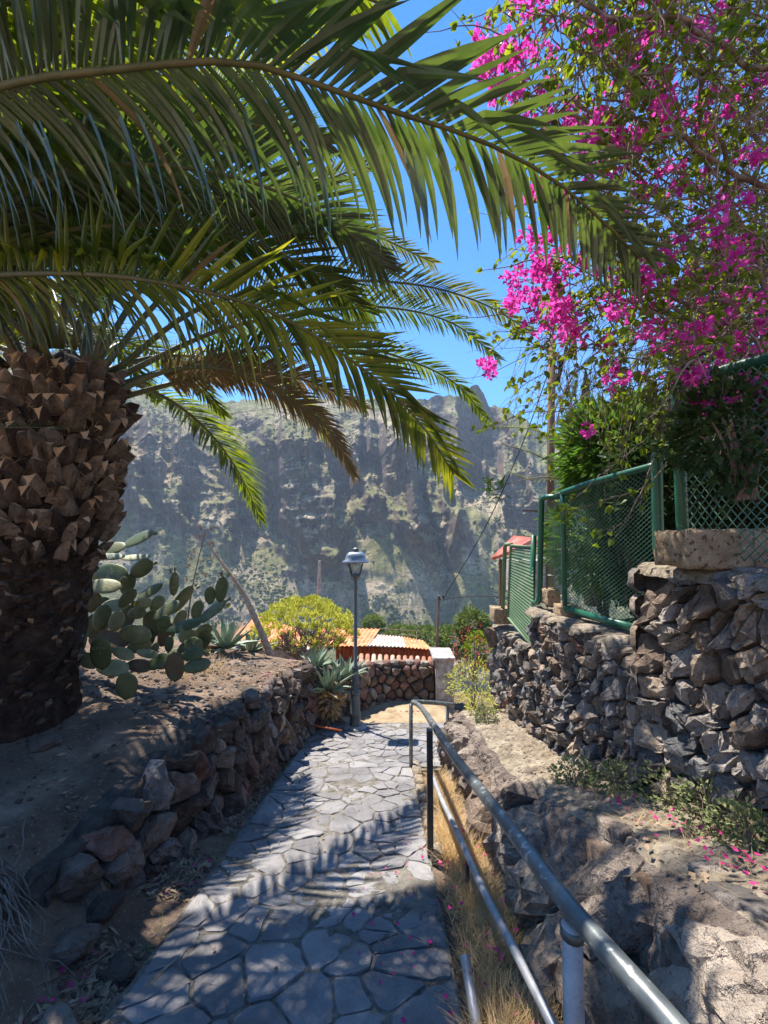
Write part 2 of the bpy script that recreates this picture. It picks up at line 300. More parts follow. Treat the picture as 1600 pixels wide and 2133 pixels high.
# ---------------------------------------------------------------- valley side falling away
def hillmat(name, soil, scrub, rock, hs=1.0):
    m = bpy.data.materials.new(name); m.use_nodes = True; t = m.node_tree; N = t.nodes; L = t.links
    p = N['Principled BSDF']; p.inputs['Roughness'].default_value = .95; p.inputs['Specular IOR Level'].default_value = .1
    g = N.new('ShaderNodeNewGeometry')
    def noi(sc, det=6, st=None, ro=.6):
        q = N.new('ShaderNodeTexNoise'); q.inputs['Scale'].default_value = sc; q.inputs['Detail'].default_value = det; q.inputs['Roughness'].default_value = ro
        src = g.outputs['Position']
        if st:
            v = N.new('ShaderNodeVectorMath'); v.operation = 'MULTIPLY'; v.inputs[1].default_value = st; L.new(src, v.inputs[0]); src = v.outputs[0]
        L.new(src, q.inputs['Vector']); return q.outputs[0]
    def ramp(f, a, b, ca, cb):
        r = N.new('ShaderNodeValToRGB'); r.color_ramp.elements[0].position = a; r.color_ramp.elements[1].position = b
        r.color_ramp.elements[0].color = (*ca, 1); r.color_ramp.elements[1].color = (*cb, 1); L.new(f, r.inputs[0]); return r.outputs[0]
    def mix(f, a, b):
        x = N.new('ShaderNodeMixRGB'); L.new(f, x.inputs[0]); L.new(a, x.inputs[1]); L.new(b, x.inputs[2]); return x.outputs[0]
    so_ = ramp(noi(.05*hs, 8), .35, .65, soil[0], soil[1])
    sc_ = ramp(noi(.11*hs, 5), .35, .65, scrub[0], scrub[1])
    big = ramp(noi(.012*hs, 4), .38, .62, (.12,)*3, (.75,)*3)
    fs = noi(.42*hs, 7, None, .7)
    ad = N.new('ShaderNodeMath'); ad.operation = 'MULTIPLY_ADD'; ad.inputs[1].default_value = .5; L.new(big, ad.inputs[0]); L.new(fs, ad.inputs[2])
    mr = N.new('ShaderNodeMapRange'); mr.inputs[1].default_value = .60; mr.inputs[2].default_value = .70; L.new(ad.outputs[0], mr.inputs[0])
    ground = mix(mr.outputs[0], so_, sc_)
    rk = ramp(noi(.16*hs, 9, (1, 1, .55), .7), .36, .66, rock[0], rock[1])
    rk2 = ramp(noi(.03*hs, 4), .45, .7, (.9, .9, .9), (1.25, 1.02, .92))
    mm = N.new('ShaderNodeMixRGB'); mm.blend_type = 'MULTIPLY'; mm.inputs[0].default_value = 1; L.new(rk, mm.inputs[1]); L.new(rk2, mm.inputs[2])
    sx = N.new('ShaderNodeSeparateXYZ'); L.new(g.outputs['Normal'], sx.inputs[0])
    an = N.new('ShaderNodeMath'); an.operation = 'MULTIPLY_ADD'; an.inputs[1].default_value = .45; L.new(noi(.2*hs, 5), an.inputs[0]); L.new(sx.outputs[2], an.inputs[2])
    sp_ = N.new('ShaderNodeSeparateXYZ'); L.new(g.outputs['Position'], sp_.inputs[0]); mz = N.new('ShaderNodeMapRange'); mz.inputs[1].default_value = 35; mz.inputs[2].default_value = -20; mz.inputs[4].default_value = .20; L.new(sp_.outputs[2], mz.inputs[0])
    a2 = N.new('ShaderNodeMath'); L.new(an.outputs[0], a2.inputs[0]); L.new(mz.outputs[0], a2.inputs[1]); an = a2
    ms = N.new('ShaderNodeMapRange'); ms.inputs[1].default_value = .58; ms.inputs[2].default_value = .80; L.new(an.outputs[0], ms.inputs[0])
    c = mix(ms.outputs[0], mm.outputs[0], ground)
    fv = ramp(noi(1.1*hs, 6, None, .75), .34, .66, (.55,)*3, (1.35,)*3); m2 = N.new('ShaderNodeMixRGB'); m2.blend_type = 'MULTIPLY'; m2.inputs[0].default_value = 1
    L.new(c, m2.inputs[1]); L.new(fv, m2.inputs[2]); L.new(m2.outputs[0], p.inputs['Base Color'])
    b = N.new('ShaderNodeBump'); b.inputs['Strength'].default_value = 1; b.inputs['Distance'].default_value = 2.0/hs
    L.new(noi(.3*hs, 9, (1, 1, .7), .72), b.inputs['Height']); L.new(b.outputs[0], p.inputs['Normal'])
    return m
M['hill'] = hillmat('canyon_rock', [(.22, .168, .115), (.47, .375, .265)], [(.10, .105, .042), (.23, .215, .095)], [(.05, .040, .034), (.21, .165, .13)])
M['valley'] = hillmat('valley_ground', [(.13, .10, .07), (.26, .21, .14)], [(.04, .065, .02), (.11, .15, .05)], [(.08, .07, .06), (.2, .17, .15)], 6)
a = np.linspace(-80, 80, 120)*math.pi/180; r = 12*(330/12)**np.linspace(0, 1, 110)
AA, RR = np.meshgrid(a, r, indexing='ij')
X_, Y_ = RR*np.sin(AA), RR*np.cos(AA)
Z_ = np.interp(RR, [12, 30, 80, 160, 300, 330], [-3.0, -13, -36, -70, -124, -128])+RR*.012*nf(X_*.12, Y_*.12, 5, 4)*(RR > 13)
ns = 10; near = np.zeros((len(a), 1, 3))
grid_obj('valley_slope', np.stack([X_, Y_, Z_], -1), M['valley'], kind='structure')
# skirt between the near ground and the valley side
r2 = np.linspace(0, 1, 30); xs = np.linspace(-30, 30, 120); XX, TT = np.meshgrid(xs, r2, indexing='ij')
y0 = np.where((XX < -9) | (XX > 8), 6.0, 11.9); Yk = y0+TT*(16-y0)
Zk = np.where((XX < -9) | (XX > 8), -1.5, 0); Z0 = gz(np.clip(XX, -9, 8), np.minimum(Yk, 12.))-.15
Zk = Z0*(1-TT)+TT*-5.2-.8*np.clip(abs(XX)-9, 0, 9)*TT
grid_obj('garden_slope', np.stack([XX, Yk, Zk], -1), M['valley'], kind='structure')
# unseen hillside up the path behind the camera, added to bounce warm sunlight forward
xs = np.linspace(-140, 140, 100); ys = -2.9-147*np.linspace(0, 1, 70)**2; XX, YY = np.meshgrid(xs, ys, indexing='ij')
w_ = np.clip((-2.9-YY)/3, 0, 1); Z0 = gz(np.clip(XX, -9, 8), np.maximum(YY, -2.9))-.04
ZZ = Z0*(1-w_)+w_*(.7-.30*(YY+2.9)+.05*XX*0+1.2*nf(XX*.06, YY*.06, 5, 14)*np.clip((-YY-6)/8, 0, 1))
grid_obj('bounce_hillside', np.stack([XX, YY, ZZ], -1), M['drydirt'], kind='structure')
# ---------------------------------------------------------------- canyon wall
u = np.concatenate([np.linspace(-3400, -300, 110, False), np.linspace(-300, 1300, 760, False), np.linspace(1300, 4200, 110)])
ku = [-3400, -600, 0, 200, 280, 400, 500, 560, 640, 700, 740, 800, 860, 935, 960, 1000, 1022, 1060, 1130, 1200, 1500, 4200]
kr = [520, 610, 700, 765, 812, 838, 835, 830, 825, 830, 832, 835, 828, 822, 815, 794, 842, 846, 892, 915, 935, 960]
kt = [800, 800, 880, 900, 905, 890, 900, 920, 925, 900, 915, 930, 900, 900, 940, 955, 960, 960, 975, 990, 1000, 1020]
kb = [1000, 1000, 1015, 1030, 1050, 1080, 1118, 1128, 1145, 1142, 1080, 1058, 1105, 1142, 1060, 1070, 1085, 1100, 1105, 1120, 1130, 1150]
def el(k, y_): return (1110-np.interp(u, k, y_))/850
er, et, eb = el(ku, kr), el(ku, kt), el(ku, kb)
er = er+.012*nf(u*.02, u*0, 5, 8)+.010*nr(u*.045, u*0, 4, 9)
et = et+.03*nf(u*.018, u*0, 4, 18); eb = eb+.022*nf(u*.02, u*0, 5, 28)
prf = lambda q: np.interp(q, [-3400, 230, 300, 316, 440, 466, 520, 560, 600, 688, 716, 770, 790, 800, 862, 884, 932, 952, 1040, 1058, 1112, 1124, 1170, 1200, 4200],
                  [0, 0, 14, 0, 16, -8, -10, -5, 30, 62, -2, 14, 0, 8, 50, 12, 52, -14, 18, -30, -28, 16, 20, 0, 0])
nT, nC, nU = 150, 110, 120
tT, tC, tU = np.linspace(0, 1, nT, False), np.linspace(0, 1, nC, False), np.linspace(0, 1, nU)
rows_r, rows_z = [], []
rv, rc, rt, rg = 300., 430., 441., 625.
zb, zt, zr = eb*rc, et*rt, er*rg; rt0 = rt
rb = rc+0*u; rtt = rt+0*u
for t in tT:
    rows_r.append(rv+(rc-rv)*t+0*u); rows_z.append(-124+(zb*rb/rc+124)*(.85*t+.15*t*t))
acc = 0*u
for t in tC:
    zz_ = zb*rb/rc+(zt*rtt/rt-zb*rb/rc)*t
    led = np.clip((nf(u*.014, zz_*.030+u*.004, 5, 71)-.13)*7, 0, 1)*(.35+.65*np.clip((u-300)*(700-u)*-1e-5+.8, 0, 1))
    acc = acc+led*1.3+.30; rows_r.append(rb+acc); rows_z.append(zz_)
rtt = rb+acc
for t in tU:
    rows_r.append(rtt+(rg-rtt)*t); rows_z.append(zt*rt0/rt+(zr-zt*rt0/rt)*(t*.9+.1*t*t))
RR = np.array(rows_r).T; ZZ = np.array(rows_z).T; UU = np.repeat(u[:, None], RR.shape[1], 1); V = np.arange(RR.shape[1])[None, :]+0*RR
wT = np.clip(V/nT, 0, 1); wC = ((V >= nT-4) & (V < nT+nC+4)).astype(float); wU = np.clip((V-nT-nC)/nU, 0, 1)
for _ in range(5): wC[:, 1:-1] = (wC[:, :-2]+wC[:, 2:]+wC[:, 1:-1])/3
den = 1.0
# gullies run up and down, ribs between them
ln = 14*nf(ZZ*.02, UU*.004, 3, 35)
def saw(x, s):      # spurs: long left flank, short steep right flank
    k_ = np.floor(x); f_ = x-k_; h_ = .45+.55*_h(k_.astype(np.int64), 0*k_.astype(np.int64), s); return h_*np.where(f_ < .74, f_/.74, (1-f_)/.26)
uw_ = UU+45*nf(UU*.009, ZZ*.012, 4, 36)+14*nf(UU*.04, ZZ*.05, 3, 37)+ZZ*.35
spur = 34*saw(uw_/150+.3, 5)+17*saw(uw_/67+.1, 6)+7*saw((UU+20*nf(UU*.03, ZZ*.04, 3, 38))/29, 7)-26
wS = np.where(V < nT, wT**9, np.where(V < nT+nC, 1-.25*np.clip((V-nT)/nC, 0, 1), .75*(1-wU)**.7))
RR = RR-wS*spur*.8
uq = UU+.55*(ZZ-35)+34*nf(UU*.012+5, ZZ*.022, 5, 39)
wP = np.where(V < nT, wT**7, np.where(V < nT+nC, 1-.15*np.clip((V-nT)/nC, 0, 1), .85*(1-wU)**.8))
RR = RR-wP*prf(uq)*1.6
RR = RR-wC*(6*nr(UU*.0085+ln*.05, ZZ*.016, 5, 31)+7*nf((UU+ZZ*.5)*.035, ZZ*.045, 5, 32)+5.5*nf(UU*.010, ZZ*.11, 4, 33)+2.2*nr(UU*.11, ZZ*.11, 3, 34))
RR = RR-(1-wC)*wT*(1-wU)*(V < nT)*(11*nr(UU*.009+ZZ*.004, ZZ*.012, 4, 41)+5*nf(UU*.05, ZZ*.06, 4, 42))
RR = RR-(V >= nT+nC)*np.sin(np.pi*np.clip(wU+.12, 0, 1))*(16*nr(UU*.014, ZZ*.014, 6, 51)+7*nf(UU*.07, ZZ*.07, 4, 52))
# rock bands that break the lower slope
band = nf(UU*.006+3, ZZ*.035, 4, 61); st = np.clip((band-.08)*9, 0, 1)
ZZ = ZZ+(V < nT)*(V > 12)*(5.5*st*(1-wT*.3)+2.0*nf(UU*.05, RR*.05, 4, 62))
tq = (UU-800)/850; nn = np.sqrt(1+tq*tq)
# the fan keeps a round valley: distances count along the view depth for the middle, true radius at the flanks
kk = np.where(nn > 1.5, 1.5/nn, 1.0)
HX, HY = RR*tq*kk, RR*kk; 
HZ = ZZ*1.0+1.6
A = np.stack([HX, HY, HZ], -1)
hills = grid_obj('mountainside', A, M['hill'], kind='structure')
A2 = A
# back slope so that the ridge has a body
back = np.stack([A[:, -1], A[:, -1]*np.array([1.08, 1.08, .6]), A[:, -1]*np.array([1.25, 1.25, 0])+np.array([0, 0, -60])], 1)
grid_obj('mountain_backslope', back, M['hill'], kind='structure')
# scrub growing on the slopes
gx = np.gradient(A, axis=0); gy = np.gradient(A, axis=1); nrm = np.cross(gx, gy); nrm /= np.linalg.norm(nrm, axis=-1, keepdims=True)+1e-9
nz = abs(nrm[..., 2]); rs = np.random.RandomState(4)
cand = np.argwhere((nz > .55) & (UU > -260) & (UU < 1280) & (V > 8) & (V < nT+nC+nU-3))
dens = nf(A[cand[:, 0], cand[:, 1], 0]*.02, A[cand[:, 0], cand[:, 1], 1]*.02, 4, 77)
cand = cand[rs.rand(len(cand)) < np.clip(.22+dens*.8, .02, 1)]; cand = cand[rs.permutation(len(cand))[:7500]]
phi = (1+5**.5)/2
ico = np.array([(-1, phi, 0), (1, phi, 0), (-1, -phi, 0), (1, -phi, 0), (0, -1, phi), (0, 1, phi), (0, -1, -phi), (0, 1, -phi), (phi, 0, -1), (phi, 0, 1), (-phi, 0, -1), (-phi, 0, 1)])/1.9
icf = np.array([(0, 11, 5), (0, 5, 1), (0, 1, 7), (0, 7, 10), (0, 10, 11), (1, 5, 9), (5, 11, 4), (11, 10, 2), (10, 7, 6), (7, 1, 8), (3, 9, 4), (3, 4, 2), (3, 2, 6), (3, 6, 8), (3, 8, 9), (4, 9, 5), (2, 4, 11), (6, 2, 10), (8, 6, 7), (9, 8, 1)])
def blobs(name, cen, rads, mat_, squash=.8):
    n = len(cen); v = ico[None]*(.65+.7*rs.rand(n, 12, 1))*rads[:, None, None]; v[..., 2] *= squash; v = v+cen[:, None, :]
    f = icf[None]+12*np.arange(n)[:, None, None]
    me = bpy.data.meshes.new(name); vv = v.reshape(-1, 3).astype(np.float32); ff = f.reshape(-1, 3).astype(np.int32)
    me.vertices.add(len(vv)); me.vertices.foreach_set('co', vv.ravel()); me.loops.add(ff.size); me.loops.foreach_set('vertex_index', ff.ravel())
    me.polygons.add(len(ff)); me.polygons.foreach_set('loop_start', (np.arange(len(ff))*3).astype(np.int32)); me.materials.append(mat_); me.update(calc_edges=True)
    o = bpy.data.objects.new(name, me); COL.objects.link(o); return o
cen = A[cand[:, 0], cand[:, 1]]; rd_ = .7+1.9*rs.rand(len(cen))**2.2
M['scrubfar'] = mat('far_scrub', [(.055, .062, .028), (.10, .105, .045), (.18, .17, .08)], .05, .9, 0, spec=.05)
blobs('hillside_scrub', cen, rd_, M['scrubfar'])['kind'] = 'stuff'
# ---------------------------------------------------------------- haze
hz = MB(); hz.box((0, 335, 90), (2400, 990, 560)); h = hz.build('haze', None, kind='stuff')
hm = bpy.data.materials.new('haze_air'); hm.use_nodes = True; t = hm.node_tree
for n_ in list(t.nodes):
    if n_.type != 'OUTPUT_MATERIAL': t.nodes.remove(n_)
pv = t.nodes.new('ShaderNodeVolumePrincipled'); pv.inputs['Density'].default_value = .00026; pv.inputs['Color'].default_value = (.66, .80, 1, 1); pv.inputs['Anisotropy'].default_value = 0
t.links.new(pv.outputs[0], [n_ for n_ in t.nodes if n_.type == 'OUTPUT_MATERIAL'][0].inputs['Volume']); h.data.materials.append(hm)
# ---------------------------------------------------------------- stones
def clip_poly(poly, n, d):      # keep points with p.n <= d
    out = []
    for i in range(len(poly)):
        a, b = poly[i], poly[(i+1) % len(poly)]; da = a[0]*n[0]+a[1]*n[1]-d; db = b[0]*n[0]+b[1]*n[1]-d
        if da <= 0: out.append(a)
        if (da < 0 < db) or (db < 0 < da):
            t = da/(da-db); out.append((a[0]+(b[0]-a[0])*t, a[1]+(b[1]-a[1])*t))
    return out
def cells(seeds, x0, x1, y0, y1):
    s = np.array(seeds); res = []
    for i in range(len(s)):
        d = ((s-s[i])**2).sum(1); idx = np.argsort(d)[1:22]; poly = [(x0, y0), (x1, y0), (x1, y1), (x0, y1)]
        for j in idx:
            n = s[j]-s[i]; m = (s[j]+s[i])/2; poly = clip_poly(poly, n, float(n@m))
            if len(poly) < 3: break
        if len(poly) >= 3: res.append(poly)
    return res
def seeds_grid(x0, x1, y0, y1, dx, dy, jit=.38, drop=.12, skew=0):
    out = []; j = 0; y = y0+dy*.5
    while y < y1:
        x = x0+dx*(.25+.5*(j % 2))
        while x < x1:
            if R.random() > drop: out.append((x+U(-jit, jit)*dx+skew*(y-y0), y+U(-jit, jit)*dy))
            x += dx
        y += dy; j += 1
    return [p for p in out if x0 <= p[0] <= x1 and y0 <= p[1] <= y1]
def shrink(poly, gap):
    c = np.mean(poly, 0); out = []
    for p in poly:
        v = np.array(p)-c; r = np.hypot(*v); out.append(tuple(c+v*max(.35, (r-gap*U(.6, 1.6))/max(r, 1e-6))))
    return out
def chaikin(poly, k=.22, it=1):
    for _ in range(it):
        o = []
        for i in range(len(poly)):
            a, b = np.array(poly[i]), np.array(poly[(i+1) % len(poly)]); o += [tuple(a+(b-a)*k), tuple(b-(b-a)*k)]
        poly = o
    return poly
def roughen(poly, step, amp):
    o = []
    for i in range(len(poly)):
        a, b = np.array(poly[i]), np.array(poly[(i+1) % len(poly)]); l = np.hypot(*(b-a)); n = min(4, max(1, int(l/step))); o.append(tuple(a))
        for k in range(1, n):
            nn_ = np.array([-(b-a)[1], (b-a)[0]])/l; o.append(tuple(a+(b-a)*k/n+nn_*U(-amp, amp)))
    return o
def area(poly):
    return abs(sum(poly[i][0]*poly[(i+1) % len(poly)][1]-poly[(i+1) % len(poly)][0]*poly[i][1] for i in range(len(poly))))/2
def stone(mb, poly, fmap, bulge=.04, base=-.05, gap=.01, rough=.012, tilt=.25, rnd=.22, flat=False, it=1, prof=None, edge=None):
    poly = chaikin(shrink(poly, gap), rnd, it)
    if edge: poly = roughen(poly, *edge)
    if sum(poly[i][0]*poly[(i+1) % len(poly)][1]-poly[(i+1) % len(poly)][0]*poly[i][1] for i in range(len(poly))) < 0: poly = poly[::-1]
    c = np.mean(poly, 0); tx, ty = U(-tilt, tilt), U(-tilt, tilt); off = U(-.3, .3)*bulge; n = len(poly); vs = []
    if prof is None: prof = [(1, base), (1.0, bulge*.25), (.90, bulge*.78), (.55, bulge*1.0)] if not flat else [(1, base), (1., bulge*.55), (.93, bulge*.95), (.5, bulge*1.0)]
    for sc, dp in prof:
        for p in poly:
            v = (np.array(p)-c)*sc; q = c+v; nz_ = 0 if dp == base else (mn.noise(Vector((q[0]*14, q[1]*14, sc*9)))*rough*1.6+U(-rough, rough)*.7+off+tx*v[0]+ty*v[1])
            jt = 0 if dp == base else rough*.6
            vs.append(fmap(q[0]+U(-jt, jt), q[1]+U(-jt, jt), dp+nz_))
    vs.append(fmap(c[0], c[1], prof[-1][1]*1.02+off+U(-rough, rough)))
    m = len(prof); fs = [(i*n+k, i*n+(k+1) % n, (i+1)*n+(k+1) % n, (i+1)*n+k) for i in range(m-1) for k in range(n)]
    fs += [((m-1)*n+k, (m-1)*n+(k+1) % n, m*n) for k in range(n)]
    mb.add(vs, fs)
def pick(ms):
    t = R.random()*sum(w for _, w in ms)
    for m_, w in ms:
        t -= w
        if t <= 0: return M[m_]
    return M[ms[-1][0]]
def lay(parent, polys, fmap, mats, limit, name='stone', smooth=True, keyd=None, **kw):
    if keyd: polys = sorted(polys, key=keyd)
    rest = {}
    for i, p in enumerate(polys):
        if area(p) < 2e-4: continue
        if i < limit:
            mb = MB(); k2 = dict(kw); k2['bulge'] = kw.get('bulge', .04)*U(.7, 1.35); stone(mb, p, fmap, **k2); mb.build(name, pick(mats), parent, smooth=smooth)
        else: rest.setdefault(0, MB()); stone(rest[0], p, fmap, **kw)
    if rest: rest[0].build(name+'_rest', M[mats[0][0]], parent, smooth=smooth, kind='stuff')
# paved path ------------------------------------------------------
path = empty('stone_path', (-.4, 2, float(pz(2.0))), 'sloping path of dark irregular slate slabs between the stone walls', 'path')
path['kind'] = 'structure'; del path['category']
xs = np.linspace(-1.17, 1.5, 90); ys = np.linspace(-2.5, 7.3, 260); XX, YY = np.meshgrid(xs, ys, indexing='ij')
lim = lambda Y: np.where(Y < 4.95, .335, 1.45)
XX = np.minimum(XX, lim(YY)); ZZ = pz(YY)-.001+.009*nf(XX*11, YY*11, 4, 3)
grid_obj('joint_bed', np.stack([XX, YY, ZZ], -1), M['grout'], path)
def pbump(x, y): return .018*mn.noise(Vector((x*1.3, y*1.3, 3)))
pm = lambda x, y, d: Vector((x, y, float(pz(y))+d+pbump(x, y)))
sd = seeds_grid(-1.15, .33, .75, 5.0, .195, .142, .47, .28)+seeds_grid(-1.15, 1.45, 5.0, 7.25, .21, .17, .45, .2)
sdA = [p for p in sd if p[1] < 5.0]; sdB = [p for p in sd if p[1] >= 5.0]
pp = cells(sdA, -1.15, .33, .75, 5.0)+cells(sdB, -1.15, 1.45, 5.0, 7.25)
lay(path, pp, pm, [('slate', 8)], 300, 'paving_slab', smooth=False, keyd=lambda q: np.mean(q, 0)[1], bulge=.016, base=-.05, gap=.0065, rough=.0038, tilt=.045, rnd=.10, flat=True, edge=(.045, .006),
    prof=[(1, -.05), (1.0, -.004), (.96, .006), (.72, .008), (.35, .007)])
# kerb of mortar on the right side
mb = MB(); y = 3.0
while y < 5.0:
    l = U(.16, .3); mb = MB()
    stone(mb, [(.325, y), (.43, y), (.43+U(-.02, .02), y+l-.01), (.325, y+l-.01)], pm, bulge=.05, base=-.06, gap=.004, rough=.006, tilt=.1, rnd=.1)
    mb.build('kerb_stone', M['mortar'], path, smooth=True); y += l
# ---------------------------------------------------------------- left retaining wall
LW = [(-2.30, 1.3, -.36, -.06), (-1.95, 1.75, -.42, -.07), (-1.62, 2.3, -.58, -.10), (-1.50, 3.0, -.74, .0), (-1.40, 3.7, -.90, -.02), (-1.30, 4.5, -1.08, -.09), (-1.26, 5.4, -1.28, -.26), (-1.22, 6.3, -1.5, -.42), (-1.12, 7.0, -1.68, -.55)]
def wallpath(ctrl):
    A_ = np.array(ctrl); d = np.concatenate([[0], np.cumsum(np.hypot(np.diff(A_[:, 0]), np.diff(A_[:, 1])))])
    def f(s):
        x, y, b, t = [np.interp(s, d, A_[:, k]) for k in range(4)]
        e = .25; x1, y1 = np.interp(s-e, d, A_[:, 0]), np.interp(s-e, d, A_[:, 1]); x2, y2 = np.interp(s+e, d, A_[:, 0]), np.interp(s+e, d, A_[:, 1])
        tx, ty = x2-x1, y2-y1; l = math.hypot(tx, ty); return x, y, b, t, tx/l, ty/l
    return f, d[-1]
def rubble_wall(root, ctrl, side, mats, dx, dy, jit=.34, drop=.12, limit=300, thick=.35, batter=.06, bulge=.05, gap=.012, rough=.012, joint='darkjoint', capmat=None, skew=0, near=None, smooth=True, rnd=.2, hmax=None, rag=.05, tilt=.25, keep=1.0):
    f, L = wallpath(ctrl)
    H = max(c[3]-c[2] for c in ctrl)+.1
    def fm(s, h, d):
        x, y, b, t, tx, ty = f(s); nx, ny = side*ty, -side*tx; o = d-batter*h
        return Vector((x+nx*o, y+ny*o, b+h))
    # body
    n = max(8, int(L/.08)); m = 12; rows = []
    for i in range(n+1):
        s = L*i/n; x, y, b, t, tx, ty = f(s); h = t-b-.035; col = []
        for j in range(m+1):
            hh = h*j/m; col.append(fm(s, hh-.12*(j == 0), -.025+.012*mn.noise(Vector((s*7, hh*7, 1)))))
        tn = .02*mn.noise(Vector((s*4, 9, 1)))
        col.append(fm(s, h+.015+tn, -.06)); col.append(fm(s, h+.025+tn, -thick*.5)); col.append(fm(s, h+.01, -thick)); col.append(fm(s, h-.5, -thick))
        rows.append(col)
    grid_obj('mortar', np.array([[tuple(p) for p in c] for c in rows]), M[joint], root)
    mb = MB()
    for k in (0, n):
        c = rows[k]; mb.add(c+[c[0]+(c[-2]-c[1])*1.0], [tuple(range(len(c)+1))])
    mb.build('wall_end', M[joint], root)
    sd = [p for p in seeds_grid(0, L, 0, H, dx, dy, jit, drop, skew)]
    ps = []
    for q in cells(sd, 0, L, -.02, H):
        c = np.mean(q, 0); x, y, b, t, tx, ty = f(c[0]); top = (t-b)+U(-rag, rag)*.6
        if c[1] > t-b-.01: continue
        if max(p[1] for p in q) > top: q = clip_poly(q, (0, 1), top)
        if len(q) > 2 and area(q) > dx*dy*.12 and R.random() < keep: ps.append(q)
    def kd(q): p = fm(*np.mean(q, 0), 0); return (p-CAM).length
    lay(root, ps, fm, mats, limit, 'stone', smooth=smooth, keyd=kd, bulge=bulge, base=-.07, gap=gap, rough=rough, tilt=tilt, rnd=rnd, edge=(.05, .008))
    return f, L, fm
lw = empty('retaining_wall', (-1.4, 4, -1), 'dry stone retaining wall of dark rough rocks under the palm terrace', 'wall')
rubble_wall(lw, LW, 1, [('leftrock', 6), ('lavabrown', 1.6), ('lavagrey', 1.5), ('lavared', .6)], .20, .20, .40, .16, bulge=.06, gap=.010, rough=.022, skew=.22, smooth=False, rag=.09, tilt=.5)
# coping rocks on that wall and boulders where it peters out
def rock(name, c, sz, mat_, parent, seed=0, sub=2, smooth=False, rough=.3):
    import bmesh
    bm = bmesh.new(); bmesh.ops.create_icosphere(bm, subdivisions=sub, radius=1)
    rz = Matrix.Rotation(U(0, 6.28), 3, 'Z') @ Matrix.Rotation(U(-.3, .3), 3, 'X')
    mb = MB(); vs = []
    for v in bm.verts:
        p = v.co.copy(); q = p*(1+rough*mn.noise(p*1.3+Vector((seed*3.1, 0, 0)))+rough*.45*mn.noise(p*3.4+Vector((seed, 5, 0))))
        for k in range(3): q[k] = math.copysign(min(abs(q[k]), .78+.1*((seed+k) % 3)), q[k])
        q = rz @ Vector((q[0]*sz[0], q[1]*sz[1], q[2]*sz[2])); vs.append(Vector(c)+q)
    fs = [tuple(l.vert.index for l in f.loops) for f in bm.faces]; bm.free(); mb.add(vs, fs)
    o = mb.build(name, mat_, parent, smooth=smooth); return o
for i, (px, py, d, s) in enumerate([(470, 1505, 3.75, .15), (520, 1450, 4.2, .16), (560, 1425, 4.8, .15), (600, 1405, 5.4, .15), (640, 1392, 6.0, .15), (395, 1555, 3.3, .10), (440, 1530, 3.55, .12)]):
    p = P(px, py, d); rock('coping_rock', p, (s*.62, s*.8, s*.34), pick([('leftrock', 3), ('lavagrey', 1)]), lw, i, rough=.4)
bl = [(150, 1850, 1.95, .13, 'dark boulder jutting from the shaded bank at the bottom left'), (250, 1900, 1.95, .09, 'dark boulder low in the bank beside the litter, right of the broad boulder'),
      (115, 1990, 1.65, .10, 'rounded dark boulder at the foot of the shaded bank, near the bottom corner'), (205, 2065, 1.62, .10, 'small dark rock in the litter at the path edge, lowest on the left'),
      (30, 2080, 1.45, .10, 'dark boulder in the bottom left corner of the bank'), (95, 1560, 2.9, .10, 'black lump of rock on the dirt terrace before the palm'), (215, 1795, 2.2, .12, 'pale sunlit rock at the low end of the left wall')]
for i, (px, py, d, s, lb) in enumerate(bl):
    p = P(px, py, d); z = gzf(p.x, p.y); o = rock('boulder', (p.x, p.y, z+s*.1), (s*1.0, s*.75, s*.42), M['leftrock'], None, i+30, 3, rough=.45)
    tag(o, lb, 'rock', 'loose boulders on the left bank')
# ---------------------------------------------------------------- upper right wall, three levels
UWm = [('lavagrey', 4), ('lavablack', 2.2), ('lavabrown', 3.6), ('rockbig', 1.2), ('lavared', .15)]
def uw(a, b, zt):
    ys_ = np.linspace(a, b, 4); return [(wall_x(y), y, float(ledge_z(y))-.03, zt) for y in ys_]
w1 = empty('garden_wall', (1.7, 2, .1), 'tallest section of lava stone garden wall, nearest the camera on the right', 'wall')
rubble_wall(w1, uw(.6, 2.72, 1.395), -1, UWm, .125, .092, .47, .33, skew=-.15, bulge=.045, gap=.008, rough=.02, rnd=.10, tilt=.55, smooth=False, batter=.03, thick=.6)
w2 = empty('garden_wall', (1.6, 3.6, -.3), 'middle section of lava stone garden wall carrying the green mesh fence panel', 'wall')
rubble_wall(w2, uw(2.725, 4.48, .79), -1, UWm, .105, .085, .47, .28, skew=-.2, bulge=.045, gap=.005, rough=.016, rnd=.11, tilt=.55, smooth=False, batter=.03, thick=.55)
w3 = empty('garden_wall', (1.5, 5, -.5), 'far lowest section of lava stone garden wall below the slatted gate', 'wall')
rubble_wall(w3, uw(4.485, 5.62, .37), -1, UWm, .095, .12, .45, .22, skew=-.3, bulge=.045, gap=.005, rough=.014, rnd=.11, tilt=.55, smooth=False, batter=.03, thick=.6)
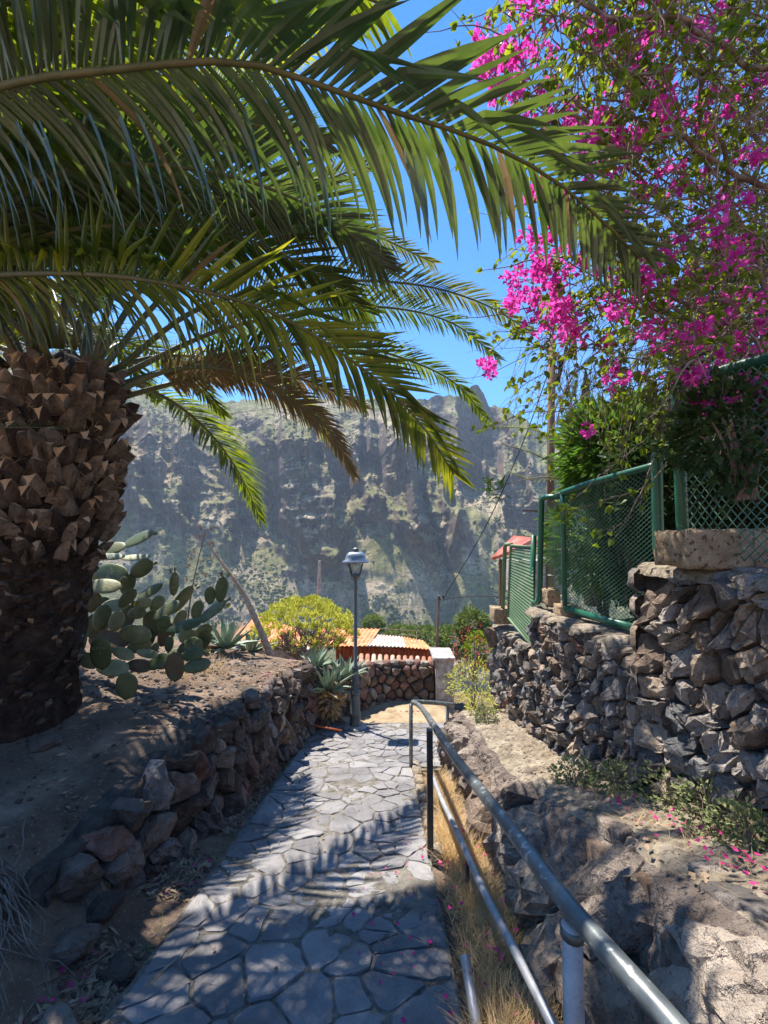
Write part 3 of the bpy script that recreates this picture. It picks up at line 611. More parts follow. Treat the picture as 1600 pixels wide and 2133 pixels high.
for root, a, b, zt, th in ((w1, .6, 2.72, 1.395, .6), (w2, 2.73, 4.48, .79, .55), (w3, 4.49, 5.62, .37, .6)):
    n = int((b-a)/.03); rows = []
    for i in range(n+1):
        y = a+(b-a)*i/n; x = wall_x(y); col = []
        prof = [(.030, -.06), (.012, -.012), (-.03, .008), (-.1, .012)]+[(-.1-(th-.12)*k/14, .014) for k in range(1, 15)]+[(-th-.02, -.3)]
        for k, (o, dz) in enumerate(prof):
            nn_ = .010*mn.noise(Vector((x-o, y, 0))*9)+.007*mn.noise(Vector((x-o, y, 2))*25)
            rg = .035*mn.noise(Vector((y*5, 3, 1))) if k < 3 else 0
            col.append((x-o-.035*(zt-float(ledge_z(y)))*0+rg+.03, y, zt+dz+nn_))
        rows.append(col)
    grid_obj('mortar_cap', np.array(rows), M['mortar'], root)
    ps = cells(seeds_grid(.06, th-.08, a, b, .16, .19, .35, .45), .05, th-.06, a, b)
    cm = lambda s, y, d, zt=zt: Vector((wall_x(y)+.02+s, y, zt+.006+d))
    lay(root, [q for q in ps if R.random() < .55], cm, [('lavagrey', 2), ('rockbig', 3), ('lavablack', .6)], 80, 'cap_stone', bulge=.016, base=-.03, gap=.035, rough=.004, tilt=.05, rnd=.25)
for i, (px, py, d, dd) in enumerate([(1345, 1480-110, 2.66, .1)]): pass
# tall narrow end stones where the high section starts
for k, (z0, z1) in enumerate(((.80, 1.02), (.56, .79), (1.04, 1.2), (1.21, 1.37))):
    x = wall_x(2.72); mb = MB(); fm_ = lambda s, h, d: Vector((x-.02+s, 2.73+d, h))
    stone(mb, [(0, z0), (.19, z0+.01), (.17, z1), (0, z1)], lambda s, h, d: Vector((x-.03+s, 2.74+d, h)), bulge=.03, base=-.05, gap=.006, rough=.01, tilt=.1)
    mb.build('stone', pick(UWm), w1, smooth=True)
# ---------------------------------------------------------------- lower ledge wall
lo = empty('ledge_wall', (.9, 3, -.6), 'low rough rock and mortar wall with sunlit ledge beside the handrail', 'wall')
def lo_top(y): return float(np.interp(y, [0, 1.2, 2.4, 3.5, 5], [1.14, 1.10, 1.06, .98, .94]))+.05*mn.noise(Vector((y*1.6, 0, 0)))
ys = np.linspace(-.3, 5.7, 480); rows = []
for y in ys:
    p = float(pz(y)); l = float(ledge_z(y)); wx = wall_x(y); fx = .78+.03*math.sin(y*2.1); tx = lo_top(y)
    prof = []
    for k in range(44):
        t = k/43; prof.append((fx+(tx-fx)*t**1.6, p-.08+(l-p+.03)*t))
    for k in range(1, 26):
        t = k/25; prof.append((tx+(wx+.1-tx)*t, l-.05+.05*min(1, t*5)+.02*t))
    col = []
    for k, (x, z) in enumerate(prof):
        q = Vector((x, y, z)); face = 1 if k < 44 else max(0, 1-(k-44)/6)
        n1 = mn.noise(q*2.3)*.075+mn.noise(q*5.5)*.040+(abs(mn.noise(q*9+Vector((3, 1, 0))))-.2)*.03; n2 = mn.noise(q*15)*.018+abs(mn.noise(q*24))*.014+mn.noise(q*45)*.006
        col.append((x-face*(n1+n2), y+.02*mn.noise(q*7), z+(1-face*.6)*(n2*1.3+.02*mn.noise(q*3))+face*.035*mn.noise(q*4)))
    rows.append(col)
rows = np.array(rows); grid_obj('rock_face', rows[:, :46], M['rockbig'], lo, smooth=False); grid_obj('mortar_top', rows[:, 45:], M['mortar'], lo, smooth=True)
def lofm(s, h, d):
    p = float(pz(s)); l = float(ledge_z(s)); H = l-p; t = min(max(h/H, 0), 1.1); return Vector((.79+(lo_top(s)-.79)*t**1.6-d, s, p+h+d*.25))
ps = []
for q in cells(seeds_grid(-.3, 5.6, 0, 1.25, .36, .24, .45, .22, .5), -.4, 5.65, 0, 1.25):
    c = np.mean(q, 0); H = float(ledge_z(c[0])-pz(c[0]))
    if c[1] > H-.03: continue
    q = clip_poly(q, (0, 1), H-.01)
    if len(q) > 2 and R.random() < .9: ps.append(q)
lay(lo, ps, lofm, [('rockbig', 6), ('lavabrown', 1.5)], 120, 'rock', smooth=False, edge=(.05, .012), keyd=lambda q: abs(np.mean(q, 0)[0]), bulge=.07, base=-.1, gap=.014, rough=.026, tilt=.35, rnd=.16, it=1,
    prof=[(1, -.1), (1.02, .01), (.93, .055), (.72, .08), (.4, .09)])
lom = lambda s, y, d: Vector((s, y, float(ledge_z(y))-.012+d))
ps = cells(seeds_grid(1.12, 1.55, .9, 5.6, .17, .2, .38, .2), .11+1, 1.5, .9, 5.6)
lay(lo, [q for q in ps if R.random() < .34], lom, [('rockbig', 5), ('lavagrey', .8), ('mortar', 2)], 90, 'ledge_stone', bulge=.025, base=-.05, gap=.03, rough=.006, tilt=.12, rnd=.25)
# ---------------------------------------------------------------- walls around the turn
bw = empty('curved_wall', (-.2, 8, -1.8), 'low reddish rubble wall curving behind the street lamp', 'wall')
BW = [(-1.12, 6.95, -1.70, -.62), (-.86, 7.35, -1.74, -.80), (-.50, 7.9, -1.80, -.98), (-.05, 8.3, -1.86, -1.04), (.6, 8.45, -1.9, -1.06), (1.02, 8.42, -1.95, -1.10)]
rubble_wall(bw, BW, 1, [('lavabrown', 3), ('leftrock', 3), ('lavared', 3), ('lavagrey', 1)], .20, .16, .38, .15, bulge=.05, gap=.012, rough=.016, thick=.3, rag=.06, batter=.02)
for i in range(12):
    t = i/11; x = -.75+1.75*t; y = np.interp(x, [-.86, -.5, -.05, .6, 1.02], [7.4, 7.93, 8.33, 8.5, 8.46]); z = np.interp(x, [-.86, -.5, -.05, 1.02], [-.80, -.98, -1.04, -1.1])
    rock('coping_rock', (x, y+.1, z+.01), (.11, .12, .07), M['lavared'] if i % 2 else M['rockbig'], bw, i+60)
# low rim of stones on the dry slope
rim = empty('stone_rim', (.3, 7.7, -1.75), 'low curved rim of reddish stones on the dry slope behind the lamp', 'stone edging')
for i in range(14):
    a_ = -.2+1.35*i/13; yy = 7.95-.25*math.sin(i/13*math.pi)+.1; p = (a_, yy, gzf(a_, yy)+.03); rock('stone', p, (.07, .06, .05), M['lavared'], rim, i+90, 1)
# white plastered pier at the right end
pier = empty('plaster_pier', (1.2, 8.4, -2), 'white plastered pier with grey stained side at the right end of the curved wall', 'pier')
mb = MB(); mb.box((1.22, 8.62, -1.45), (.36, .62, 1.06), jit=.012); mb.build('pier_body', M['plaster'], pier)
mb = MB(); mb.box((1.20, 8.60, -.895), (.44, .70, .05), jit=.01); mb.build('pier_cap', M['plaster'], pier)
# ---------------------------------------------------------------- handrail
hr = empty('handrail', (.4, 3, -.7), 'worn grey painted steel handrail running down the right side of the path', 'handrail')
top = [P(1560, 2330, .72), P(1400, 2133, .83), P(1190, 1893, 1.10), P(1055, 1715, 1.52), P(950, 1580, 2.32), P(905, 1513, 3.1), P(880, 1477, 4.2), P(868, 1466, 4.72), P(860, 1463, 4.9), P(868, 1462, 5.0), P(905, 1464, 5.25), P(945, 1468, 5.5)]
mb = MB(); mb.tube(crom(top, 90), .0262, 18); mb.build('top_rail', M['railsteel'], hr, smooth=True)
def post(px, ptop, d, r, m_, deep=.12):
    a = P(px, ptop, d); z = float(pz(a.y)); mb = MB(); mb.tube([(a.x, a.y, z-deep), (a.x, a.y, a.z)], r, 14); return mb.build('post', m_, hr, smooth=True)
mb = MB(); q_ = P(1191, 1925, 1.09); mb.tube([q_+Vector((0, 0, -.005)), q_+Vector((0, 0, -.03))], .0305, 14); mb.build('weld_collar', M['railsteel'], hr, smooth=True)
post(1191, 1925, 1.09, .0265, M['pipegrey'])
a = P(895, 1520, 2.98); z = float(pz(a.y)); mb = MB(); mb.box((a.x, a.y, (a.z+z)/2-.05), (.042, .042, a.z-z+.1)); mb.build('post', M['postdark'], hr)
post(856, 1468, 4.9, .023, M['railsteel']); post(932, 1468, 5.45, .023, M['railsteel'])
lp = empty('lower_pipe', (.5, 2, -.4), 'thin scuffed grey pipe running low beside the dry grass under the handrail', 'pipe')
pts = [P(1210, 2250, 1.35), P(1150, 2133, 1.45), P(1075, 1985, 1.72), P(1010, 1860, 2.1), P(960, 1750, 2.65), P(918, 1660, 3.4), P(903, 1620, 3.9)]
mb = MB(); mb.tube(crom(pts, 50), .0195, 12); mb.build('pipe', M['pipegrey'], lp, smooth=True)
for t in (.2, .62):
    q = crom(pts, 50)[int(50*t)]; mb = MB(); mb.tube([(q.x, q.y, float(pz(q.y))-.1), q], .012, 8); mb.build('bracket', M['postdark'], lp)
mb = MB(); a = P(968, 1990, 1.78); b = P(992, 2133, 1.62); mb.tube([a, b, P(1000, 2240, 1.5)], .021, 12)
tag(mb.build('loose_pipe', M['pipegrey'], smooth=True), 'short pale pipe stub lying in the dry grass at the path edge', 'pipe')
# ---------------------------------------------------------------- street lamp
B = P(740, 1512, 6.85); k = 1/F*6.85
la = empty('street_lamp', tuple(B), 'grey cast iron street lamp with blue grey hood at the end of the path', 'street lamp')
def Z(py): return (1512-py)*k
mb = MB(); mb.lathe(B, [(.10, -.05), (.185/1.0*0+.19, -.03), (.19, .0), (.12, .03)], 20); mb.build('footing', M['plaster'], la, smooth=False)
mb = MB(); mb.lathe(B, [(.098, 0), (.098, .05), (.09, .07), (.088, Z(1488)), (.094, Z(1487)), (.094, Z(1484)), (.086, Z(1482)), (.073, Z(1450)), (.074, Z(1447))], 20); mb.build('pedestal', M['lampgrey'], la, smooth=True)
mb = MB(); mb.lathe(B, [(.078, Z(1447)), (.09, Z(1444)), (.088, Z(1441)), (.06, Z(1437)), (.054, Z(1400)), (.052, Z(1394))], 20); mb.build('collar', M['lampgrey'], la, smooth=True)
mb = MB(); mb.lathe(B, [(.06, Z(1394)), (.06, Z(1391)), (.03, Z(1388)), (.029, Z(1212)), (.034, Z(1209))], 16); mb.build('pole', M['lampgrey'], la, smooth=True)
mb = MB(); mb.lathe(B, [(.03, Z(1213)), (.045, Z(1207)), (.05, Z(1203)), (.09, Z(1201)), (.09, Z(1198)), (.05, Z(1197))], 20); mb.build('lantern_base', M['lampgrey'], la, smooth=True)
T = la.location
for sx in (-1, 1):
    for sy in (-1, 1):
        mb = MB(); mb.tube([B+Vector((sx*.062, sy*.062, Z(1200))), B+Vector((sx*.125, sy*.125, Z(1173)))], .008, 6); mb.build('lantern_bar', M['black'], la)
        mb = MB(); mb.tube([B+Vector((sx*.05, sy*.05, Z(1202))), B+Vector((sx*.075, sy*.075, Z(1207))), B+Vector((sx*.05, sy*.05, Z(1211)))], .006, 5); mb.build('scroll', M['lampgrey'], la)
mb = MB(); mb.lathe(B, [(.02, Z(1197)), (.022, Z(1190)), (.034, Z(1187)), (.036, Z(1182)), (.02, Z(1174))], 14); mb.build('bulb', M['lampglass'], la, smooth=True)
mb = MB(); mb.lathe(B, [(.17, Z(1174)), (.225, Z(1172.5)), (.222, Z(1170.5)), (.178, Z(1167)), (.165, Z(1160)), (.14, Z(1154)), (.105, Z(1151.5)), (.05, Z(1150.5))], 32, sq=5); hood = mb.build('hood', M['lamphood'], la, smooth=True)
mb = MB(); mb.lathe(B, [(.046, Z(1151)), (.046, Z(1146)), (.058, Z(1145.5)), (.052, Z(1144)), (.014, Z(1141.5)), (.01, Z(1140))], 14); mb.build('finial', M['lampgrey'], la, smooth=False)
# ---------------------------------------------------------------- green pipe fence, panels and gate
def pipe(name, pts, r, parent, m_='green', n=14, seg=40):
    mb = MB(); mb.tube(crom(pts, seg) if seg else pts, r, n); return mb.build(name, M[m_], parent, smooth=True)
def bend(pts, rr=.07, k=5):        # polyline with rounded corners
    pts = [Vector(p) for p in pts]; out = [pts[0]]
    for i in range(1, len(pts)-1):
        a_, b_, c_ = pts[i-1], pts[i], pts[i+1]; u_ = (a_-b_).normalized(); w_ = (c_-b_).normalized(); r_ = min(rr, (a_-b_).length*.45, (c_-b_).length*.45)
        p0, p2 = b_+u_*r_, b_+w_*r_
        for j in range(k+1):
            t = j/k; out.append(p0*(1-t)**2+b_*2*t*(1-t)+p2*t*t)
    out.append(pts[-1]); return out
def mesh_panel(parent, c00, c10, c11, c01, nu, nv, r=.0022, off=.0025):    # diamond net between four corners
    mb = MB(); c00, c10, c11, c01 = map(Vector, (c00, c10, c11, c01)); nrm_ = (c10-c00).cross(c01-c00).normalized()
    def Q(u_, v_): return c00*(1-u_)*(1-v_)+c10*u_*(1-v_)+c11*u_*v_+c01*(1-u_)*v_
    asp = nu/nv
    for sgn in (1, -1):
        for i in range(-nv, nu):
            # line u = (i + s)/nu, v = s/nv  (or mirrored)
            s0 = max(0, -i); s1 = min(nv, nu-i)
            if s1-s0 < .5: continue
            a_ = ((i+s0)/nu, s0/nv); b_ = ((i+s1)/nu, s1/nv)
            if sgn < 0: a_ = (1-a_[0], a_[1]); b_ = (1-b_[0], b_[1])
            m_ = max(1, int((s1-s0)/6)); pts = [Q(a_[0]+(b_[0]-a_[0])*q/m_, a_[1]+(b_[1]-a_[1])*q/m_)+nrm_*off*sgn for q in range(m_+1)]
            mb.tube(pts, r, 4, cap=False)
    return mb.build('wire_mesh', M['mesh'], parent)
fp = empty('mesh_fence', tuple(P(1250, 1290, 3.5)), 'green pipe framed panel of diamond mesh standing on the middle wall', 'fence')
TL, BL, TR, BR = P(1172, 1027, 3.93), P(1177, 1268, 3.93), P(1372, 968, 2.99), P(1372, 1322, 2.99)
pipe('frame', [TL+(BL-TL)*t for t in (0, .5, 1)], .024, fp, seg=6)
pipe('frame', [TL, P(1225, 1008, 3.62), P(1290, 990, 3.3), TR], .030, fp, seg=16)
pipe('frame', [BL, BR], .034, fp, seg=0)
mesh_panel(fp, BL+Vector((0, 0, .02)), BR+Vector((0, 0, .02)), TR, TL, 21, 34, .0028)
# pipe loop standing on the tall wall and going up and over
fl = empty('pipe_fence', tuple(P(1400, 1165, 2.62)), 'thick dark green pipe frame rising from the tall wall into the bougainvillea', 'fence')
z0 = 1.435; XB = lambda px, py, d: P(px, py, d)
a0 = P(1372, 1166, 2.72); a1 = P(1424, 1166, 2.55)
tl0 = P(1368, 940, 2.72); up1 = P(1409, 786, 2.55)
lz = 1.6-.0
pts = bend([P(1418, 938, 2.60), tl0+Vector((0, 0, .02)), Vector((a0.x, a0.y, z0)), Vector((a1.x, a1.y, z0)), up1, P(1500, 775, 2.25), P(1610, 745, 1.98), P(1800, 690, 1.6)], .07)
mb = MB(); mb.tube(pts, .034, 14); mb.build('frame', M['green'], fl, smooth=True)
mesh_panel(fl, P(1432, 1160, 2.52), P(1700, 1180, 1.72), P(1700, 735, 1.72), P(1420, 795, 2.52), 13, 17, .003)
# small frame left of the panel
fs = empty('pipe_fence', tuple(P(1125, 1255, 4.5)), 'slim green pipe frame bent over a narrow mesh strip left of the mesh panel', 'fence')
pts = bend([P(1172, 1034, 4.05), P(1128, 1036, 4.35), P(1124, 1253, 4.35), P(1108, 1257, 4.62), P(1112, 1115, 4.62)], .07)
mb = MB(); mb.tube(pts, .030, 14); mb.build('frame', M['green'], fs, smooth=True)
mesh_panel(fs, P(1135, 1238, 4.3), P(1172, 1240, 4.06), P(1172, 1045, 4.06), P(1135, 1045, 4.3), 7, 32, .003)
mb = MB(); mb.tube([P(1140, 1268, 4.2), P(1139, 1180, 4.2)], .007, 6); mb.build('stake', M['postdark'], fs)
mb = MB(); mb.tube([P(1132, 1198, 4.3), P(1172, 1199, 4.08)], .005, 6); mb.build('stake', M['pipegrey'], fs)
# gate with slats
gt = empty('slatted_gate', tuple(P(1080, 1290, 4.9)), 'faded green gate of narrow horizontal slats in a pipe frame', 'gate')
gTL, gTR, gBR, gBL = P(1064, 1136, 5.0), P(1111, 1140, 4.62), P(1112, 1352, 4.45), P(1059, 1286, 5.0)
mb = MB(); mb.tube(bend([gTR, gTL, gBL], .03), .017, 8); mb.build('frame', M['slat'], gt, smooth=True)
mb = MB(); mb.tube([gBL, gBR], .017, 8); mb.build('frame', M['slat'], gt, smooth=True)
mb = MB(); mb.tube(bend([P(1066, 1134, 5.05), P(1052, 1134, 5.2), P(1047, 1280, 5.25)], .05), .026, 10); mb.build('gate_post', M['slat'], gt, smooth=True)
nS = 27
for i in range(nS):
    t0, t1 = (i+.1)/nS, (i+.86)/nS; mb = MB()
    pa, pb, pc, pd = gTL+(gBL-gTL)*t0, gTR+(gBR-gTR)*t0, gTR+(gBR-gTR)*t1, gTL+(gBL-gTL)*t1
    nn_ = Vector((-.8, -.6, 0))*.008; mb.add([pa, pb, pc+nn_, pd+nn_, pa-nn_*.8, pb-nn_*.8, pc, pd], [(0, 1, 2, 3), (7, 6, 5, 4), (0, 4, 5, 1), (3, 2, 6, 7), (0, 3, 7, 4), (1, 5, 6, 2)])
    mb.build('slat', M['slat'] if i else M['green'], gt)
# cut tuff blocks standing on the walls
def block(px0, px1, py0, py1, d, depth, lb, nm='tuff_block', yaw=0):
    import bmesh
    a_, b_ = P(px0, py1, d), P(px1, py0, d); c = (a_+b_)/2+Vector((0, depth/2, 0)); sz = (abs(b_.x-a_.x), depth, abs(b_.z-a_.z))
    bm = bmesh.new(); bmesh.ops.create_cube(bm, size=1); bmesh.ops.subdivide_edges(bm, edges=bm.edges[:], cuts=7, use_grid_fill=True); mb = MB(); vs = []
    for v in bm.verts:
        p = v.co.copy(); L_ = max(abs(p.x), abs(p.y), abs(p.z)); q = p.copy()
        rr = Vector((abs(p.x), abs(p.y), abs(p.z))); cnt = sum(1 for k_ in rr if k_ > .49)
        if cnt >= 2: q *= .965
        w = Vector((q.x*sz[0], q.y*sz[1], q.z*sz[2])); w = Matrix.Rotation(yaw, 3, 'Z') @ w
        w += Vector((mn.noise(w*13+Vector((px0, 0, 0))), mn.noise(w*13+Vector((0, px0, 0))), mn.noise(w*13+Vector((0, 0, px0)))))*.014; vs.append(c+w)
    mb.add(vs, [tuple(l.vert.index for l in f.loops) for f in bm.faces]); bm.free()
    return tag(mb.build(nm, M['tuff'], smooth=True), lb, 'block', 'cut tuff blocks on the walls')
block(1438, 1640, 1103, 1186, 2.12, .30, 'long porous tan block on top of the tall wall at the right edge')
block(1142, 1168, 1228, 1262, 4.15, .20, 'narrow cream block standing between slim frame and mesh panel')
block(1168, 1212, 1262, 1292, 3.9, .18, 'brown rounded block under the corner of the mesh panel')
block(1030, 1068, 1268, 1301, 5.2, .26, 'cream tuff block at the foot of the slatted gate post')
# ---------------------------------------------------------------- poles and cables
pl = empty('utility_pole', tuple(P(1148, 1300, 7.6)), 'tall brown wooden utility pole behind the garden fence', 'pole')
mb = MB(); mb.tube([P(1146, 1330, 7.6), P(1147, 1000, 7.6), P(1150, 697, 7.6)], [.078, .070, .06], 12); mb.build('shaft', M['polewood'], pl, smooth=True)
mb = MB(); mb.tube([P(1170, 745, 7.5), P(1163, 800, 7.5), P(1180, 720, 7.4), P(1230, 680, 7.0)], .022, 6); mb.build('cable_loop', M['black'], pl, smooth=True)
mb = MB(); mb.tube([P(1088, 1063, 7.6), P(1122, 1064, 7.6)], .02, 6); mb.build('bracket', M['postdark'], pl)
mb = MB(); mb.tube([P(1165, 740, 7.55), P(1168, 770, 7.55), P(1155, 805, 7.6), P(1165, 790, 7.5)], .03, 6); mb.build('insulator', M['black'], pl, smooth=True)
def cable(pts, r, lb, n=24):
    mb = MB(); mb.tube(crom(pts, n), r, 5); return tag(mb.build('cable', M['black'], smooth=True), lb, 'cable', 'overhead cables')
cable([P(1153, 745, 7.6), P(1090, 920, 8.0), P(1010, 1100, 8.9), P(924, 1246, 10)], .010, 'long black cable running down from the utility pole to the thin pole')
cable([P(924, 1248, 10), P(985, 1242, 8.6), P(1050, 1243, 6.6)], .009, 'short level cable from the thin pole to the gate')
cable([P(960, 790, 14), P(1020, 778, 11), P(1150, 712, 7.6)], .008, 'thin cable crossing the sky beside the palm tips')
cable([P(280, 893, 20), P(430, 868, 20), P(700, 833, 18), P(960, 790, 14)], .010, 'thin cable stretching across the canyon behind the palm')
cable([P(1180, 770, 7.5), P(1190, 840, 7.3), P(1196, 880, 7.2)], .012, 'black cable hanging right of the utility pole')
tp = empty('thin_pole', tuple(P(910, 1380, 10)), 'thin grey wooden pole carrying the cable beside the orange sheets', 'pole')
mb = MB(); mb.tube([P(909, 1385, 10), P(914, 1240, 10)], .035, 8); mb.build('shaft', M['wood'], tp)
mb = MB(); mb.tube([P(912, 1246, 10), P(925, 1250, 9.9), P(922, 1240, 9.9)], .02, 5); mb.build('insulator', M['black'], tp)
wp = empty('white_pole', tuple(P(660, 1270, 12)), 'pale bare pole standing behind the yellow green bush', 'pole')
mb = MB(); mb.tube([P(659, 1330, 12), P(664, 1230, 12), P(666, 1168, 12)], [.06, .05, .04], 8); mb.build('shaft', M['plaster'], wp)
# ---------------------------------------------------------------- corrugated sheets and tiled roof below the path
def corr(name, a_, b_, c_, d_, waves, amp, m_, parent, thick=.006):   # a-b near edge, d-c far edge; corrugations run from near to far
    a_, b_, c_, d_ = map(Vector, (a_, b_, c_, d_)); nrm_ = (b_-a_).cross(d_-a_).normalized(); n = waves*8; m2 = 4; rows = []
    for side in (0, 1):
        for i in range(n+1):
            u_ = i/n; o = nrm_*(amp*math.cos(u_*waves*2*math.pi)-side*thick)
            rows.append([tuple((a_*(1-u_)+b_*u_)*(1-v_)+(d_*(1-u_)+c_*u_)*v_+o) for v_ in [q/m2 for q in range(m2+1)]])
    mb = MB(); W_ = m2+1
    vs = [p for r_ in rows for p in r_]; fs = [(i*W_+j, (i+1)*W_+j, (i+1)*W_+j+1, i*W_+j+1) for i in range(n) for j in range(m2)]
    o2 = (n+1)*W_; fs += [(o2+i*W_+j+1, o2+(i+1)*W_+j+1, o2+(i+1)*W_+j, o2+i*W_+j) for i in range(n) for j in range(m2)]
    for j in (0, m2): fs += [(i*W_+j, (i+1)*W_+j, o2+(i+1)*W_+j, o2+i*W_+j) for i in range(n)]
    mb.add(vs, fs); return mb.build(name, m_, parent, smooth=True)
sh = empty('corrugated_shed', tuple(P(800, 1380, 10)), 'low shed with orange corrugated roof sheets and darker red corrugated side', 'shed')
corr('roof_sheet', P(640, 1346, 9.6), P(768, 1345, 9.6), P(792, 1310, 11.4), P(668, 1308, 11.4), 14, .013, M['orange'], sh)
corr('roof_sheet', P(766, 1344, 9.58), P(846, 1348, 9.6), P(838, 1326, 10.9), P(775, 1321, 10.9), 10, .013, M['pinkwhite'], sh)
corr('roof_sheet', P(845, 1348, 9.6), P(899, 1353, 9.6), P(880, 1334, 10.7), P(837, 1326, 10.9), 7, .013, M['orange'], sh)
corr('side_sheet', P(700, 1374, 9.7), P(838, 1374, 9.7), P(838, 1349, 9.7), P(700, 1345, 9.7), 16, .016, M['redpanel'], sh)
corr('side_sheet', P(836, 1379, 9.72), P(944, 1384, 9.72), P(944, 1357, 9.72), P(836, 1349, 9.72), 14, .016, M['redpanel'], sh)
mb = MB(); mb.box(P(820, 1400, 10.2), (2.9, .9, .6)); mb.build('wall', M['plaster'], sh)
for (q0, q1) in (((790, 1309), (870, 1314)), ((835, 1322), (868, 1324)), ((880, 1346), (945, 1352)), ((945, 1350), (945, 1384)), ((868, 1314), (868, 1345))):
    mb = MB(); mb.tube([P(*q0, 10.6), P(*q1, 10.2)], .010, 5); mb.build('rail', M['wood'], sh)
s2 = empty('orange_roof', tuple(P(520, 1330, 11)), 'sunlit orange corrugated roof behind the agaves left of the yellow green bush', 'roof')
corr('roof_sheet', P(470, 1335, 10.8), P(640, 1346, 10.2), P(628, 1312, 12), P(535, 1283, 13), 20, .012, M['orange'], s2)
mb = MB(); mb.box(P(560, 1362, 11.4), (2.4, .9, .5)); mb.build('wall', M['plaster'], s2)
tr = empty('tiled_coping', tuple(P(830, 1385, 8.9)), 'row of worn clay barrel tiles behind the curved wall', 'tile roof')
mb = MB(); mb.box(P(826, 1392, 9.05), (1.75, .5, .16)); mb.build('masonry', M['rockbig'], tr)
for i in range(13):
    px = 752+i*13; y0_ = 1388+i*.6; A0 = P(px, y0_, 8.75); A1 = P(px+1, y0_-19, 9.15); A1.z = A0.z+.12; mb = MB(); vs = []; n = 7
    for e, (q, r_) in enumerate(((A0, .058), (A1, .048))):
        for ring in (1, .8):
            for j in range(n):
                an = math.pi*j/(n-1); vs.append(q+Vector((math.cos(an)*r_*ring, 0, math.sin(an)*r_*ring*.9)))
    fs = []
    for j in range(n-1):
        fs += [(j, j+1, 2*n+j+1, 2*n+j), (n+j+1, n+j, 3*n+j, 3*n+j+1), (j+1, j, n+j, n+j+1)]
    mb.add(vs, fs); mb.build('roof_tile', M['tile'], tr, smooth=False)
# red tiled roof of the hut behind the gate
hu = empty('garden_hut', tuple(P(1070, 1200, 9)), 'small hut with bright red tiled roof seen behind the slatted gate', 'hut')
def quad_slab(name, pts, t, m_, parent):
    pts = [Vector(p) for p in pts]; nrm_ = (pts[1]-pts[0]).cross(pts[-1]-pts[0]).normalized(); n = len(pts); mb = MB()
    mb.add(pts+[p-nrm_*t for p in pts], [tuple(range(n)), tuple(range(n, 2*n))[::-1]]+[(i, i+n, (i+1) % n+n, (i+1) % n) for i in range(n)]); return mb.build(name, m_, parent)
quad_slab('roof', [P(1025, 1163, 9), P(1062, 1150, 8.8), P(1105, 1128, 9.4), P(1068, 1121, 10)], .05, M['roofred'], hu)
quad_slab('roof', [P(1104, 1124, 9.4), P(1068, 1119, 10), P(1190, 1150, 10.6), P(1178, 1160, 9.6)], .05, M['roofred'], hu)
for i in range(10):
    a_ = P(1026+i*4.0, 1163-i*1.4, 8.98-.02*i); b_ = P(1069+i*4.0, 1120+i*.6, 9.9-.06*i); mb = MB(); mb.tube([a_, b_], .03, 7); mb.build('roof_tile', M['roofred'], hu, smooth=True)
mb = MB(); mb.box(P(1110, 1200, 10.2), (1.1, .8, .8)); mb.build('wall', M['plaster'], hu)
mb = MB(); mb.tube([P(1044, 1165, 9.0), P(1043, 1290, 9.0)], .05, 6); mb.build('post', M['polewood'], hu)
# ---------------------------------------------------------------- palm
R.seed(21)
DN = Vector((0, 0, -1))
def leaflet(mb, p0, dirv, L, w, droop, nrm_, seg=5, kink=0, fold=.35, curl=0):
    dirv = dirv.normalized(); c = p0.copy(); d = dirv.copy(); vs = []; sd = d.cross(nrm_)
    if sd.length < 1e-3: sd = d.orthogonal()
    sd.normalize(); wp = [.35, .85, 1, .85, .5, .06] if seg == 5 else ([.5, 1, .75, .05] if seg == 3 else [.35, .8, 1, 1, .85, .6, .35, .03])
    for i in range(seg+1):
        t = i/seg; ww = w*wp[i]*.5
        up_ = sd.cross(d); 
        vs += [c-sd*ww+up_*ww*fold, c, c+sd*ww+up_*ww*fold]
        if i < seg:
            d = (d+DN*(droop*(.35+t)*1.1/seg)+(DN*kink if i == kinkpos else Vector((0, 0, 0)))+sd*curl/seg).normalized(); c = c+d*(L/seg)
            sd = (sd-d*sd.dot(d)).normalized()
    fs = []
    for i in range(seg):
        k = i*3; fs += [(k, k+1, k+4, k+3), (k+1, k+2, k+5, k+4)]
    mb.add(vs, fs)
kinkpos = 2
